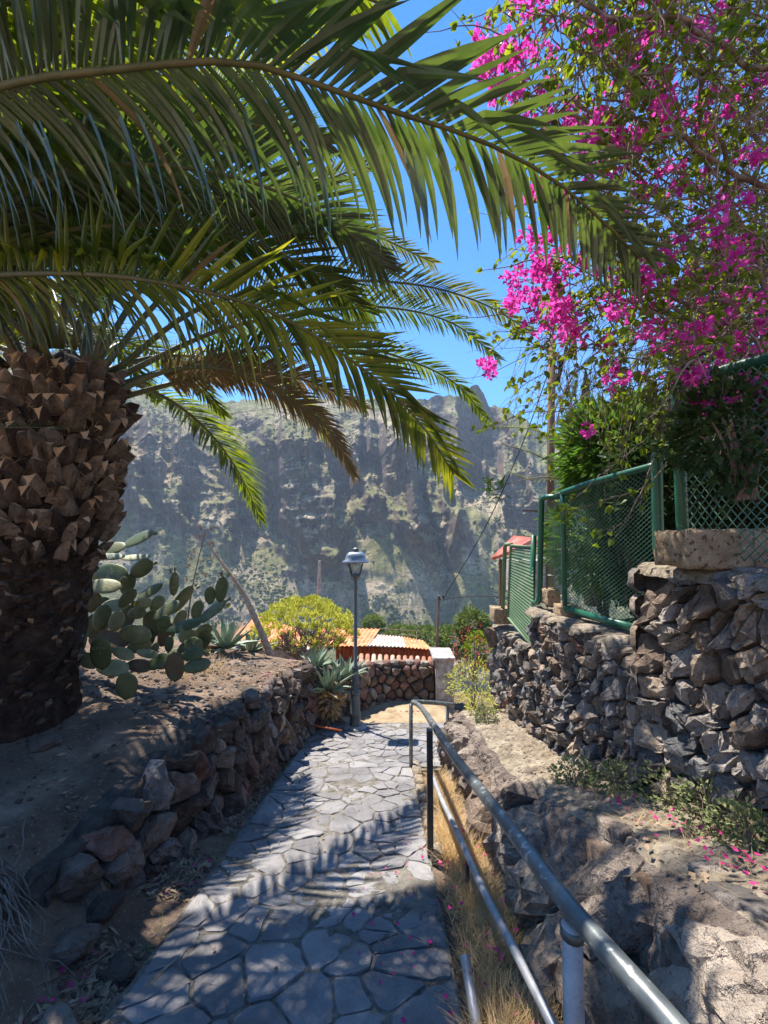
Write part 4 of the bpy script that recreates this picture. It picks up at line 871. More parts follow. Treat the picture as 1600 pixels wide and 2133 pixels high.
def frond(palm, pts, N=(0, -.4, .9), L=.5, w=.032, n=56, mat_='frond', single=False, r0=.024, droop=.5, t0=.16, both=(1, 1), ang=(62, 24), vee=.35, tipdry=False, dens=1, spines=True, seg=5, leafN=None, lscale=None, label=None, rmat='rachis', hang=(1, 1)):
    C = crom(pts, 64); dl = [0]; vd = (C[44]-CAM).normalized(); IU = (Vector((0, 0, 1))-vd*vd.z).normalized()
    N = (vd*.8+Vector((0, 0, .5))).normalized() if N is None else Vector(N).normalized()
    for i in range(64): dl.append(dl[-1]+(C[i+1]-C[i]).length)
    T = dl[-1]
    def at(t):
        s = t*T; i = min(int(np.searchsorted(dl, s, side='right'))-1, 63); u_ = (s-dl[i])/max(1e-6, dl[i+1]-dl[i]); return C[i].lerp(C[i+1], u_), (C[i+1]-C[i]).normalized()
    mb = MB(); m = 30; mb.tube([at(i/m)[0] for i in range(m+1)], [r0*(1-.86*(i/m)**.7)+.0015 for i in range(m+1)], 7)
    if spines:
        for i in range(9):
            t = .09+.1*i/9; p, tg = at(t); s = tg.cross(N).normalized()*(1 if i % 2 else -1); mb.tube([p, p+(s*.8+tg*.6)*.09], [.004, .001], 3)
    fr = mb.build('frond', M[rmat], palm, smooth=True, label=label)
    allm = MB(); n = int(n*dens)
    for i in range(n):
        t = t0+(1-t0)*(i+.5)/n; p, tg = at(t); S_ = tg.cross(N).normalized(); Nn = S_.cross(tg).normalized()
        for k, sg in enumerate((1, -1)):
            if R.random() > both[k]: continue
            e = (t-t0)/(1-t0); ll = L*(.55+1.0*min(1, e*3.2)*.45)*(1-.62*max(0, (e-.45)/.55)**1.5)*U(.82, 1.08)
            an = rad(ang[0]+(ang[1]-ang[0])*e+U(-7, 7)); v = vee+U(-.22, .22)
            dv = tg*math.cos(an)+(S_*sg*math.cos(v)+Nn*math.sin(v))*math.sin(an)
            dr = droop*U(.6, 1.3)*(hang[0] if (S_*sg).dot(IU) > 0 else hang[1]); kk = U(.5, 1.3) if (single and R.random() < .3) else 0
            tgt = MB() if single else allm
            leaflet(tgt, p, dv, ll, w*U(.8, 1.15)*(1-.35*e), dr, Nn, seg, kk, curl=U(-.12, .12))
            if single: tgt.build('leaflet', M['fronddry'] if (R.random() < .03 or (tipdry and e > .72)) else M[mat_], fr, smooth=False)
    if not single: allm.build('leaflets', M[mat_], fr, kind='stuff')
    return fr
PB = Vector((-3.02, 3.25, .2)); PC = Vector((-2.56, 3.25, 2.86))
palm = empty('palm_tree', tuple(PB), 'large thick trunked date palm leaning over the path from the left', 'palm tree')
# trunk
n = 46; m = 40; rows = []
def tr_c(t): return PB.lerp(PC, t)+Vector((.06*math.sin(t*3), 0, 0))
def tr_r(t): return float(np.interp(t, [0, .06, .3, .55, .68, .8, .93, 1.0, 1.04], [.56, .50, .43, .41, .405, .40, .375, .31, .1]))
for i in range(n+1):
    t = -.12+1.16*i/n; c = tr_c(t); r_ = tr_r(t); col = []
    for j in range(m+1):
        a_ = 2*math.pi*(j % m)/m; q = Vector((math.cos(a_), math.sin(a_), 0)); ns_ = mn.noise(Vector((q.x*4, q.y*4, t*16)))*.05+mn.noise(Vector((q.x*9, q.y*9, t*36)))*.03
        col.append(tuple(c+q*(r_-.03+ns_)))
    rows.append(col)
grid_obj('trunk', np.array(rows), M['bark'], palm)
# boots: old leaf bases in a spiral
def boot(t, a_, w, h, out, cutm, flat):
    c = tr_c(t); r_ = tr_r(t); q = Vector((math.cos(a_), math.sin(a_), 0)); s = Vector((-q.y, q.x, 0)); up_ = Vector((0, 0, 1))
    ax = (up_*(1-out)+q*out).normalized(); nrm_ = s.cross(ax).normalized()
    if nrm_.dot(q) < 0: nrm_ = -nrm_
    b = c+q*(r_-.05)-up_*h*.2; mb = MB(); vs = []; jj = U(-.03, .03); jk = U(-.15, .2)
    for k, (l, ww, tt) in enumerate(((0, 1.15, .05), (.45, 1.05, .06), (.85, .72, .055), (1.0, .55, .045))):
        o = b+ax*h*l+nrm_*(.03+.02*l); j = lambda: U(-.006, .006)
        vs += [o-s*w*ww*.55+nrm_*(-tt*.3+j()), o-s*w*ww*.22+nrm_*(tt*.25+j())+ax*jj*l, o+s*w*ww*jk+nrm_*(tt*.9+j())+ax*jj*2*l, o+s*w*ww*.32+nrm_*(tt*.2+j()), o+s*w*ww*.55+nrm_*(-tt*.3+j())-ax*jj*l, o-nrm_*tt*.6]
    fs = [(k*6+i, k*6+(i+1) % 6, (k+1)*6+(i+1) % 6, (k+1)*6+i) for k in range(3) for i in range(6)]
    mb.add(vs, fs); o = mb.build('leaf_base', M['boot'], palm)
    mb = MB(); v3 = [v+ax*.002 for v in vs[18:24]]; tp_ = sum(v3, Vector())/6+ax*U(.0, .03); mb.add(v3+[tp_], [(i, (i+1) % 6, 6) for i in range(6)]); mb.build('cut_end', M['bootcut'], o)
k = 0; zc = .52
zc = .45
while zc < 1.0 and k < 400:
    a_ = k*2.39996; 
    if math.sin(a_) < .55: sc_ = .55+.45*min(1, max(0, (zc-.45)/.14)); boot(zc+U(-.03, .03), a_+U(-.12, .12), U(.085, .15)*sc_, U(.11, .21)*sc_, float(np.interp(zc, [.5, .8, 1], [.30, .42, .36]))+U(-.1, .1), None, 0)
    k += 1; zc += .55/370
# lower trunk: worn scars, small ragged plates
k = 0
for k in range(760):
    t = .0+.53*k/760; a_ = k*2.39996+U(-.25, .25)
    if math.sin(a_) > .4: continue
    if t < .1 and R.random() < .5: continue
    c = tr_c(t); r_ = tr_r(t); q = Vector((math.cos(a_), math.sin(a_), 0)); s = Vector((-q.y, q.x, 0)); b = c+q*(r_-.025); mb = MB(); w = U(.03, .10); h = U(.012, .035); o_ = U(.0, .045); s = (s+Vector((0, 0, U(-.6, .6)))).normalized()
    mb.add([b-s*w*.5-Vector((0, 0, h)), b+s*w*.5-Vector((0, 0, h)), b+s*w*.35+q*o_, b+s*w*.02+q*(o_+.012)+Vector((0, 0, U(.0, .02))), b-s*w*.35+q*o_*.8, b-s*w*.5+Vector((0, 0, h)), b+s*w*.5+Vector((0, 0, h))], [(0, 1, 2, 3), (0, 3, 4), (5, 4, 3), (5, 3, 6), (3, 2, 6), (1, 6, 2), (0, 4, 5)])
    mb.build('leaf_scar', M['bootcut'] if R.random() < .03 else (M['boot'] if R.random() < .35 else M['bark']), palm)
# crown heart and fibre
mb = MB()
for i in range(420):
    a_ = U(-2.9, .4) if R.random() < .8 else U(0, 6.28); t = U(.62, 1.0); c = tr_c(t); r_ = tr_r(t)+.03; q = Vector((math.cos(a_), math.sin(a_), 0)); p = c+q*r_
    d = q*U(.2, .9)+Vector((U(-.5, .5), U(-.5, .5), U(-.6, .7))); mb.tube([p, p+d*.06, p+d*.12+DN*.03], [.0022, .0012], 3, cap=False)
mb.build('fibres', M['fibre'], palm, kind='stuff')
mb = MB(); mb.lathe(PC+Vector((0, 0, -.12)), [(.36, 0), (.28, .12), (.15, .24), (.04, .34)], 16); mb.build('crown_heart', M['boot'], palm, smooth=True)
c0 = lambda dx=0, dy=0, dz=0: PC+Vector((dx, dy, dz))
def Q(*a): return [P(*p) for p in a]
# near, individually built fronds
frond(palm, [c0(-.3, -.25, 0)]+Q((-210, 480, 2.3), (-190, 270, 1.9), (0, 180, 1.65), (230, 146, 1.52), (480, 128, 1.42), (640, 168, 1.42), (820, 232, 1.46), (1000, 292, 1.55), (1150, 372, 1.66), (1260, 465, 1.8), (1330, 535, 1.9)),
      N=None, L=.60, w=.042, n=118, mat_='frondblue', single=True, droop=.7, t0=.22, hang=(.4, 3.2), vee=.12, seg=7, ang=(66, 26), tipdry=False, label='long glossy frond arching across the top towards the pink flowers')
frond(palm, [c0(-.3, -.3, -.1)]+Q((-170, 640, 2.7), (-90, 585, 2.5), (60, 570, 2.35), (240, 575, 2.15), (420, 606, 2.05), (570, 652, 2.08), (700, 728, 2.15), (810, 812, 2.25), (890, 900, 2.35), (945, 988, 2.45)),
      N=None, L=.54, w=.036, n=122, mat_='frond', single=True, droop=.6, t0=.12, hang=(.25, 3.2), vee=.15, seg=7, ang=(62, 25), label='sunlit frond sweeping down to the right in front of the canyon')
# second layer
frond(palm, [c0(.0, -.25, .1)]+Q((-60, 560, 2.6), (60, 395, 2.35), (200, 345, 2.2), (400, 352, 2.2), (560, 392, 2.3), (700, 462, 2.5), (800, 560, 2.7)), N=None, L=.56, w=.034, n=120, mat_='frondblue', droop=.8, t0=.25, hang=(.2, 1.5))
frond(palm, [c0(.05, -.2, .2)]+Q((-160, 330, 2.2), (-60, 60, 1.7), (150, -30, 1.5), (380, -70, 1.45), (600, -60, 1.55), (800, 10, 1.7)), N=None, L=.56, w=.038, n=100, droop=.8, t0=.25, seg=5, both=(1, 1), hang=(.2, 1.3))
frond(palm, [c0(-.3, -.2, 0)]+Q((-160, 590, 2.75), (90, 492, 2.55), (260, 470, 2.45), (450, 482, 2.5), (620, 545, 2.6), (760, 650, 2.8)), N=None, L=.52, w=.032, n=120, droop=.7, t0=.22, hang=(.2, 1.4))
frond(palm, [c0(.1, -.3, 0)]+Q((-90, 300, 2.1), (20, 200, 1.85), (160, 80, 1.75), (340, 10, 1.8), (560, -40, 1.9)), N=None, L=.56, w=.038, n=100, droop=.6, t0=.2)
# right hand side, farther fronds
FA = [
 ([c0(.2, 0, .1)]+Q((330, 560, 3.5), (520, 440, 3.9), (680, 375, 4.1), (810, 326, 4.2)), 'frondfar', .42, .3, {}),
 ([c0(.25, 0, .05)]+Q((360, 600, 3.6), (560, 478, 4.0), (740, 478, 4.3), (905, 548, 4.6)), 'frondfar', .42, .5, {}),
 ([c0(.25, .1, .05)]+Q((420, 640, 3.7), (650, 588, 4.0), (860, 592, 4.3), (1000, 630, 4.5), (1105, 690, 4.7)), 'frondfar', .46, .5, {}),
 ([c0(.25, .1, 0)]+Q((450, 690, 3.8), (640, 650, 4.1), (800, 640, 4.4), (940, 672, 4.7), (1040, 748, 4.9)), 'frondblue', .42, .5, {}),
 ([c0(.25, .1, -.05)]+Q((480, 735, 3.7), (700, 715, 4.1), (850, 750, 4.5), (950, 800, 4.7), (1015, 875, 4.8)), 'frond', .40, .6, {}),
 ([c0(.28, -.05, -.2)]+Q((350, 772, 3.5), (470, 770, 3.7), (580, 815, 3.85), (680, 890, 3.95), (740, 992, 4.0)), 'fronddry', .36, .9, {'label': 'old brown tipped frond drooping lowest before the cliff'}),
 ([c0(.28, .1, -.15)]+Q((400, 790, 3.7), (540, 775, 3.9), (660, 800, 4.1), (760, 850, 4.2)), 'fronddry', .36, .7, {}),
 ([c0(.1, -.1, .2)]+Q((230, 480, 3.3), (330, 300, 3.5), (470, 170, 3.7), (640, 110, 3.9)), 'frond', .5, .3, {}),
 ([c0(0, -.1, .2)]+Q((150, 480, 3.1), (160, 260, 3.2), (230, 60, 3.3), (380, -120, 3.5)), 'frond', .5, .3, {}),
 ([c0(-.1, -.1, .2)]+Q((60, 500, 3.1), (0, 290, 3.1), (-80, 80, 3.2)), 'frond', .5, .3, {}),
 ([c0(-.2, -.1, .1)]+Q((30, 640, 3.2), (-60, 520, 3.1), (-220, 420, 3.0)), 'frond', .5, .4, {}),
 ([c0(-.25, -.1, 0)]+Q((20, 690, 3.2), (-90, 610, 3.1), (-260, 600, 3.0)), 'frond', .5, .5, {}),
 ([c0(-.1, .3, .3)]+Q((100, 430, 3.8), (260, 220, 4.2), (520, 60, 4.6), (760, 70, 4.9)), 'frond', .5, .3, {}),
 ([c0(.05, -.2, .15)]+Q((90, 520, 2.9), (180, 400, 2.9), (330, 300, 2.95), (520, 260, 3.1), (690, 300, 3.3)), 'frondblue', .58, .5, {}),
 ([c0(.0, -.2, .15)]+Q((40, 560, 2.9), (80, 440, 2.8), (190, 330, 2.8), (340, 260, 2.85), (480, 270, 2.9)), 'frond', .58, .5, {}),
 ([c0(-.1, -.2, .15)]+Q((0, 520, 2.8), (-20, 380, 2.6), (60, 250, 2.5), (200, 200, 2.5), (330, 230, 2.5)), 'frond', .58, .5, {}),
 ([c0(.1, .1, .1)]+Q((200, 600, 3.5), (330, 500, 3.7), (480, 440, 3.9), (620, 460, 4.1)), 'frondblue', .5, .5, {}),
 ([c0(-.2, -.2, .0)]+Q((-60, 560, 2.8), (-120, 400, 2.5), (-100, 240, 2.3)), 'frond', .58, .5, {}),
 ([c0(-.1, .3, .1), Vector((-2.75, 4.2, 3.6)), Vector((-2.6, 5.0, 3.7)), Vector((-2.3, 5.8, 3.3))], 'frond', .6, .5, {'N': (0, 0, 1)}),
 ([c0(-.3, .3, .1), Vector((-3.2, 4.1, 3.7)), Vector((-3.3, 4.9, 3.9)), Vector((-3.2, 5.6, 3.5))], 'frond', .6, .5, {'N': (0, 0, 1)}),
]
for pts, mt, L_, dr, kw in FA:
    kw = dict({'N': None}, **kw); frond(palm, pts, L=L_*.86, w=.024 if L_ < .51 else .034, n=130, mat_=mt, droop=dr, t0=.2, hang=(.6, 1.2), r0=.028, seg=3, vee=.25, **kw)
# the rest of the crown, upwards, backwards, over and behind the camera side
for i in range(17):
    az = i*2.39996; el_ = rad([78, 62, 48, 34, 20, 8][i % 6]); dx, dy = math.cos(az), math.sin(az)
    if dy < -.1 and dx > -.2 and el_ < rad(55): continue
    if dx > .3 and el_ < rad(30): continue
    nb_ = locals().get('nb_', -1)+1
    if nb_ in (6, 10): continue
    ln = U(2.7, 3.3); h = Vector((dx, dy, 0)); p = c0(dx*.2, dy*.2, .1); v = h*math.cos(el_)+Vector((0, 0, 1))*math.sin(el_); pts = [p]
    for k in range(6):
        p = p+v*ln/6; v = (v+DN*.26).normalized(); pts.append(p.copy())
    frond(palm, pts, N=(-.3*dx, -.3*dy, 1), L=.5, w=.032, n=96, mat_='frond', droop=.5, t0=.2, seg=3, r0=.026)
# small green frond lying across the trunk from the left edge
frond(palm, Q((-90, 905, 2.6), (-20, 893, 2.62), (60, 890, 2.64), (135, 893, 2.66)), N=(0, -.4, .9), L=.18, w=.012, n=16, mat_='frondblue', droop=.2, t0=.1, seg=3, r0=.005, spines=False)
# young palm behind the fence with yellowish fronds
yp = empty('young_palm', tuple(P(1230, 1180, 5.8)), 'young palm with pale yellowish fronds behind the fence and the utility pole', 'palm tree')
mb = MB(); mb.tube([P(1235, 1260, 5.9), P(1232, 1120, 5.9), P(1230, 1010, 5.9)], [.12, .10, .08], 10); mb.build('trunk', M['bark'], yp)
for q in (((1225, 1010, 5.9), (1180, 935, 5.8), (1110, 895, 5.7), (1010, 890, 5.6)), ((1225, 1020, 5.9), (1170, 975, 5.7), (1110, 945, 5.6), (1045, 925, 5.5)), ((1225, 1015, 5.9), (1160, 1000, 5.7), (1110, 1000, 5.6), (1060, 985, 5.5)),
          ((1230, 1010, 5.9), (1215, 900, 6), (1170, 850, 6), (1120, 870, 6)), ((1232, 1010, 5.9), (1250, 900, 6), (1300, 850, 6.1), (1370, 870, 6.2)), ((1232, 1010, 5.9), (1240, 900, 6.4), (1230, 800, 6.8), (1200, 760, 7)), ((1230, 1010, 5.9), (1200, 920, 6.2), (1190, 860, 6.5), (1195, 790, 6.6))):
    frond(yp, Q(*q), N=(0, -.4, .9), L=.24, w=.016, n=44, mat_='weed' if q[0][1] != 1010 else 'frond', droop=.3, t0=.15, seg=3, r0=.012)
# ---------------------------------------------------------------- generic leaves
def leafset(n, cen_fn, size, mat_, name, parent, kind='stuff', shape='oval', up_=.3, sz=(.7, 1.3)):
    mb = MB()
    for i in range(n):
        p, d = cen_fn(i); d = Vector(d)+Vector((U(-.5, .5), U(-.5, .5), U(-.5, .5))); d = d.normalized(); s = size*U(*sz)
        sd = d.cross(Vector((U(-1, 1), U(-1, 1), U(.0, 1.4)))); sd = sd.normalized() if sd.length > .01 else d.orthogonal().normalized(); nn_ = sd.cross(d)
        if shape == 'oval': w = s*.36; mb.add([p, p+d*s*.45+sd*w+nn_*w*.35, p+d*s-nn_*w*.3, p+d*s*.45-sd*w+nn_*w*.35], [(0, 1, 2), (0, 2, 3)])
        elif shape == 'lance': w = s*.11; mb.add([p, p+d*s*.4+sd*w+nn_*w*.4, p+d*s-nn_*s*.12, p+d*s*.4-sd*w+nn_*w*.4], [(0, 1, 2), (0, 2, 3)])
        elif shape == 'tuft': w = s*.16; mb.add([p, p+d*s*.6+sd*w, p+d*s, p+d*s*.6-sd*w], [(0, 1, 2, 3)])
        elif shape == 'heart':
            w = s*.42; mb.add([p, p+d*s*.18+sd*w*.8+nn_*w*.5, p+d*s*.55+sd*w*.75+nn_*w*.3, p+d*s-nn_*w*.5, p+d*s*.55-sd*w*.75+nn_*w*.3, p+d*s*.18-sd*w*.8+nn_*w*.5, p+d*s*.5-nn_*w*.05], [(0, 1, 6), (1, 2, 6), (2, 3, 6), (3, 4, 6), (4, 5, 6), (5, 0, 6)])
    return mb.build(name, mat_, parent, kind=kind, smooth=False)
def randsph():
    while True:
        v = Vector((U(-1, 1), U(-1, 1), U(-1, 1)))
        if .05 < v.length < 1: return v
def bush(name, label, cat, c, rads, n, size, mat_, shape='oval', stems=8, group=None, lump=.35, base=None, stemr=.012, shell=.5):
    c = Vector(c); b = Vector(base) if base else c-Vector((0, 0, rads[2])); o = empty(name, tuple(b), label, cat, group); mb = MB(); tips = []
    for i in range(stems):
        v = randsph().normalized(); v.z = abs(v.z); t = c+Vector((v.x*rads[0], v.y*rads[1], v.z*rads[2]))*.72; m_ = b.lerp(t, .5)+Vector((U(-.1, .1)*rads[0], 0, U(0, .1)))
        mb.tube(crom([b+Vector((U(-.04, .04), U(-.04, .04), -.05)), m_, t], 6), [stemr, stemr*.3], 5, cap=False)
    mb.build('stems', M['twig'], o, kind='stuff')
    sd_ = U(0, 50)
    def cf(i):
        while True:
            v = randsph(); r_ = v.length; u_ = v.normalized(); q = 1+lump*mn.noise(u_*2.2+Vector((sd_, 0, 0)))+lump*.6*mn.noise(u_*5+Vector((0, sd_, 0)))
            if R.random() < shell: v = u_*U(.78, 1)
            p = c+Vector((v.x*rads[0], v.y*rads[1], v.z*rads[2]))*q
            if mn.noise(p*(2.2/max(rads))*1.6+Vector((sd_, 7, 0))) > -.32: return p, u_
    leafset(n, cf, size, M[mat_] if isinstance(mat_, str) else mat_, 'leaves', o, shape=shape); return o
# ---------------------------------------------------------------- prickly pear
R.seed(5)
def padmesh(rw=.72, th=.075):     # unit pad: length 1 up from the base, oval, thick
    mb = MB(); prof = []; nl = 10; na = 14; vs = []
    for i in range(nl+1):
        t = i/nl; w = math.sin(math.pi*min(1, t**.85*1.0))**.62*rw*.5 if 0 < t < 1 else 0
        w = rw*.5*(1-abs((t-.56)/.56)**2.3)**.55 if t < .56 else rw*.5*math.sqrt(max(0, 1-((t-.56)/.44)**2))
        w = max(w, .02); thk = th*.5*(min(1, w/(rw*.5)))**.5
        for j in range(na):
            a_ = 2*math.pi*j/na; vs.append((w*math.cos(a_), thk*math.sin(a_), t))
    fs = [(i*na+k, i*na+(k+1) % na, (i+1)*na+(k+1) % na, (i+1)*na+k) for i in range(nl) for k in range(na)]+[tuple(range(na))[::-1], tuple(nl*na+k for k in range(na))]
    mb.add(vs, fs); return mb
cact = empty('prickly_pear', tuple(P(330, 1400, 4.2)), 'spreading prickly pear cactus with many grey green pads beside the palm trunk', 'cactus')
protos = {}
for k_, m_, rw in (('pad', 'pad', .62), ('paddark', 'paddark', .68), ('padbrown', 'padbrown', .72)):
    o = padmesh(rw).build('pad', M[m_], cact, smooth=True, proto=True); protos[k_] = (o, rw)
used_ = set()
def pad(zx, zy, L_, W_, ang, kind='pad', d=None, tilt=None, lab=None, frac=.28125, ox=150, oy=1080):
    # centre, long and short size as measured, angle of the long axis from vertical, d: distance
    cx, cy = ox+zx*frac, oy+zy*frac
    if d is None: d = 4.15-.35*(cy-1250)/120+U(-.25, .25)
    c = P(cx, cy, d); L = L_*frac/F*d*1.14; o, rw = protos[kind]; ratio = min(1, (W_/L_)/rw); a_ = rad(ang)
    up_ = Vector((math.sin(a_), 0, math.cos(a_))); tl = tilt if tilt is not None else math.acos(max(.12, ratio))*(.85)
    up_ = (up_+Vector((0, U(-.2, .2), 0))).normalized(); s0 = Vector((0, 0, 1)).cross(up_) if abs(up_.z) < .9 else Vector((0, 1, 0)).cross(up_)
    nrm_ = Vector((0, -1, 0)); x_ = up_.cross(nrm_).normalized(); nrm_ = x_.cross(up_).normalized()
    sgn = 1 if nrm_.y < 0 else 1
    # tilt the face up toward the sky for lying pads, sideways for standing ones
    q = Matrix.Rotation(tl*(1 if x_.x*0+math.sin(a_) >= 0 else -1)*(1), 3, up_); nrm_ = q @ nrm_; x_ = q @ x_
    if abs(ang) > 50 and abs(ang) < 130 and nrm_.z < 0: nrm_ = Matrix.Rotation(-2*tl*(1 if math.sin(a_) >= 0 else -1), 3, up_) @ nrm_; x_ = nrm_.cross(up_)*-1; x_ = up_.cross(nrm_)
    Mx = Matrix((x_, -nrm_, up_)).transposed().to_4x4(); wsc = 1.0
    Mx = Matrix.Translation(c-up_*L*.5) @ Mx @ Matrix.Diagonal((L*U(.74, .95)*max(.8, min(1.25, (W_/L_)/rw/max(.15, math.cos(tl)))), L, L, 1))
    if kind not in used_: used_.add(kind); o.matrix_local = Matrix.Translation(-base_of(cact)) @ Mx; n_ = o
    else: n_ = inst(o, Mx, cact)
    if lab: n_['label'] = lab
    return c, up_, x_, nrm_, L
PD = [(285, 225, 200, 90, 80, 'paddark'), (490, 150, 215, 90, 65), (280, 282, 200, 30, 92), (470, 288, 190, 45, 88), (515, 370, 180, 125, 60, 'paddark'), (295, 408, 255, 160, 100, 'paddark'), (230, 500, 225, 95, 95), (410, 590, 150, 100, 40), (390, 500, 130, 100, 0, 'paddark'),
      (515, 635, 160, 100, 70), (580, 540, 175, 85, 60), (630, 628, 120, 95, 45), (700, 680, 190, 95, 55), (815, 600, 220, 60, 33), (757, 485, 165, 45, 5), (1022, 570, 118, 75, 0, 'paddark'), (1108, 525, 170, 76, 5), (927, 675, 125, 90, 15, 'paddark'), (1035, 690, 240, 85, 55),
      (835, 795, 230, 85, 75), (965, 840, 140, 120, 60), (975, 900, 128, 108, 20, 'paddark'), (895, 1005, 175, 100, 80, 'paddark'), (600, 780, 185, 150, 0, 'paddark'), (410, 730, 160, 130, 10, 'padbrown'), (220, 735, 180, 130, 20), (470, 860, 210, 145, 100), (280, 880, 310, 175, 100, 'padbrown'),
      (215, 1000, 225, 140, 0, 'paddark', 3.55), (300, 1105, 215, 90, 100, 'pad', 3.6), (405, 1240, 185, 165, 8, 'paddark', 3.4), (500, 1090, 175, 80, 100, 'padbrown'), (560, 1000, 165, 50, 100), (720, 930, 105, 62, 0, 'paddark'), (818, 870, 85, 45, 0, 'paddark'), (760, 1100, 200, 150, 0, 'padbrown'), (720, 1040, 200, 110, 60, 'padbrown'),
      (925, 1090, 180, 110, 80), (610, 970, 95, 60, 20, 'paddark'), (120, 1050, 160, 80, 120, 'pad', 3.7), (860, 935, 150, 90, 60), (150, 620, 160, 110, 30, 'padbrown'), (320, 640, 180, 80, 90), (700, 860, 160, 110, 20, 'padbrown'), (500, 945, 160, 110, 80), (380, 1000, 160, 80, 110), (640, 1060, 150, 90, 60),
      (150, 800, 160, 110, 0, 'padbrown'), (330, 760, 150, 110, 30), (560, 880, 130, 110, 10), (800, 740, 130, 80, 30), (480, 700, 130, 90, 80), (680, 780, 120, 90, 20), (860, 860, 120, 90, 90), (930, 960, 130, 90, 10), (50, 900, 250, 60, 4, 'pad', 3.7), (130, 480, 150, 90, 30), (200, 620, 140, 90, 80, 'paddark'), (420, 480, 130, 80, 10)]
info = []
for i, q in enumerate(PD):
    if len(q) == 5 and i % 3 == 1: q = (*q, 'paddark')
    info.append(pad(q[0], q[1], q[2], q[3], q[4], q[5] if len(q) > 5 else 'pad', q[6] if len(q) > 6 else None))
# carved marks in two of the dark pads (thin pale cuts)
def cuts(inf, strokes, sc, shift=(0, 0)):
    c, up_, x_, nrm_, L = inf; mb = MB(); xr = x_ if x_.x > 0 else -x_; ur = nrm_.cross(xr)
    if ur.z < 0: ur = -ur
    for st in strokes: mb.tube([c+nrm_*(.058*L)+xr*((p[0]+shift[0])*sc)+ur*((p[1]+shift[1])*sc) for p in st], .0016, 4)
    return mb.build('carved_mark', M['spine'], cact)
cuts(info[28], [[(-4, 1), (-4, 3)], [(-3, 3), (-4, 2), (-3, 1)], [(-2, 2), (-1, 2), (-1.3, 2.6), (-2, 2.3), (-1.8, 1.2), (-1, 1.2)], [(0, 1), (0, 2.3)], [(0, 1.9), (.8, 2.2), (1, 1)], [(2, 2.3), (2, 1.1), (3, 1.1), (3, 2.4)], [(-.6, -1), (.3, -1), (.3, -1.8), (-.5, -2.3), (.6, -2.3)]], .013, (0, 2.5))
cuts(info[5], [[(-4, 1), (-1, 1.2)], [(-3, 2.4), (-3, 1)], [(-3, 0), (-3.6, -1.5)], [(-2, 0), (-1.4, -1)], [(0, 0), (0, -2)], [(.8, 0), (.9, -2)], [(1.8, .2), (1.8, -2)], [(3, 1), (3.6, .3), (4, 1.5)]], .014)
cuts(info[8], [[(-1, 1), (1, 1)], [(-1, 1), (-1.4, -1.5)], [(-.8, 0), (.6, 0)], [(-.4, -1), (.9, -1)]], .014)
# fruits on the pad rims
for i in (16, 13, 14, 18, 4, 24, 22, 1):
    c, up_, x_, nrm_, L = info[i]
    for k in range(3):
        a_ = U(-.7, .7); p = c+up_*L*(.5-.09*abs(a_))+x_*L*.3*a_; mb = MB(); dd = (up_+x_*a_*.6).normalized(); mb.tube([p, p+dd*.02, p+dd*.042, p+dd*.05], [.008, .014, .013, .006], 7); mb.build('fruit', M['euph'] if k % 2 else M['padbrown'], cact, smooth=True)
# ---------------------------------------------------------------- agaves
def agave(c, n, L, label, group='agaves along the terrace edge', w=.085, spread=1.1):
    c = Vector(c); o = empty('agave', tuple(c), label, 'agave', group)
    for i in range(n):
        a_ = i*2.39996+U(-.2, .2); e = rad(85-70*(i/n)**.8*spread); h = Vector((math.cos(a_), math.sin(a_), 0)); d = h*math.cos(e)+Vector((0, 0, 1))*math.sin(e); p = c+h*.04; l = L*U(.8, 1.1)
        sd = d.cross(Vector((0, 0, 1))); sd = sd.normalized() if sd.length > .05 else Vector((1, 0, 0)); vs = []
        for k, ww in enumerate((.7, 1, .95, .6, .05)):
            t = k/4; q = p+d*l*t+DN*(l*.10*t*t)*(1 if i % 3 else 2.5); nn_ = sd.cross(d); vs += [q-sd*w*ww*.5+nn_*.018*ww, q+nn_*-.006, q+sd*w*ww*.5+nn_*.018*ww, q-nn_*.022*ww]
        fs = []
        for k in range(4):
            b = k*4; fs += [(b, b+1, b+5, b+4), (b+1, b+2, b+6, b+5), (b+2, b+3, b+7, b+6), (b+3, b, b+4, b+7)]
        mb = MB(); mb.add(vs, fs); mb.build('leaf', M['agave'] if R.random() < .9 else M['straw'], o)
    return o
for i, (px, py, d, L, lb) in enumerate([(470, 1350, 6.4, .62, 'grey green agave just right of the prickly pear'), (520, 1362, 6.9, .5, 'agave at the foot of the leaning dead stalk'), (435, 1335, 7.2, .5, 'agave half hidden behind the prickly pear'),
        (683, 1440, 6.85, .62, 'agave hanging over the wall left of the street lamp'), (718, 1415, 7.2, .55, 'agave directly behind the lamp post'), (655, 1395, 7.2, .5, 'small agave under the yellow green bush')]):
    agave(P(px, py, d), 26 if L > .55 else 20, L, lb)
bush('fennel_tuft', 'orange brown dry tuft under the agave on the wall left of the street lamp', 'dry plant', P(688, 1462, 6.8), (.17, .12, .2), 260, .12, 'drygrass', 'tuft', 5)
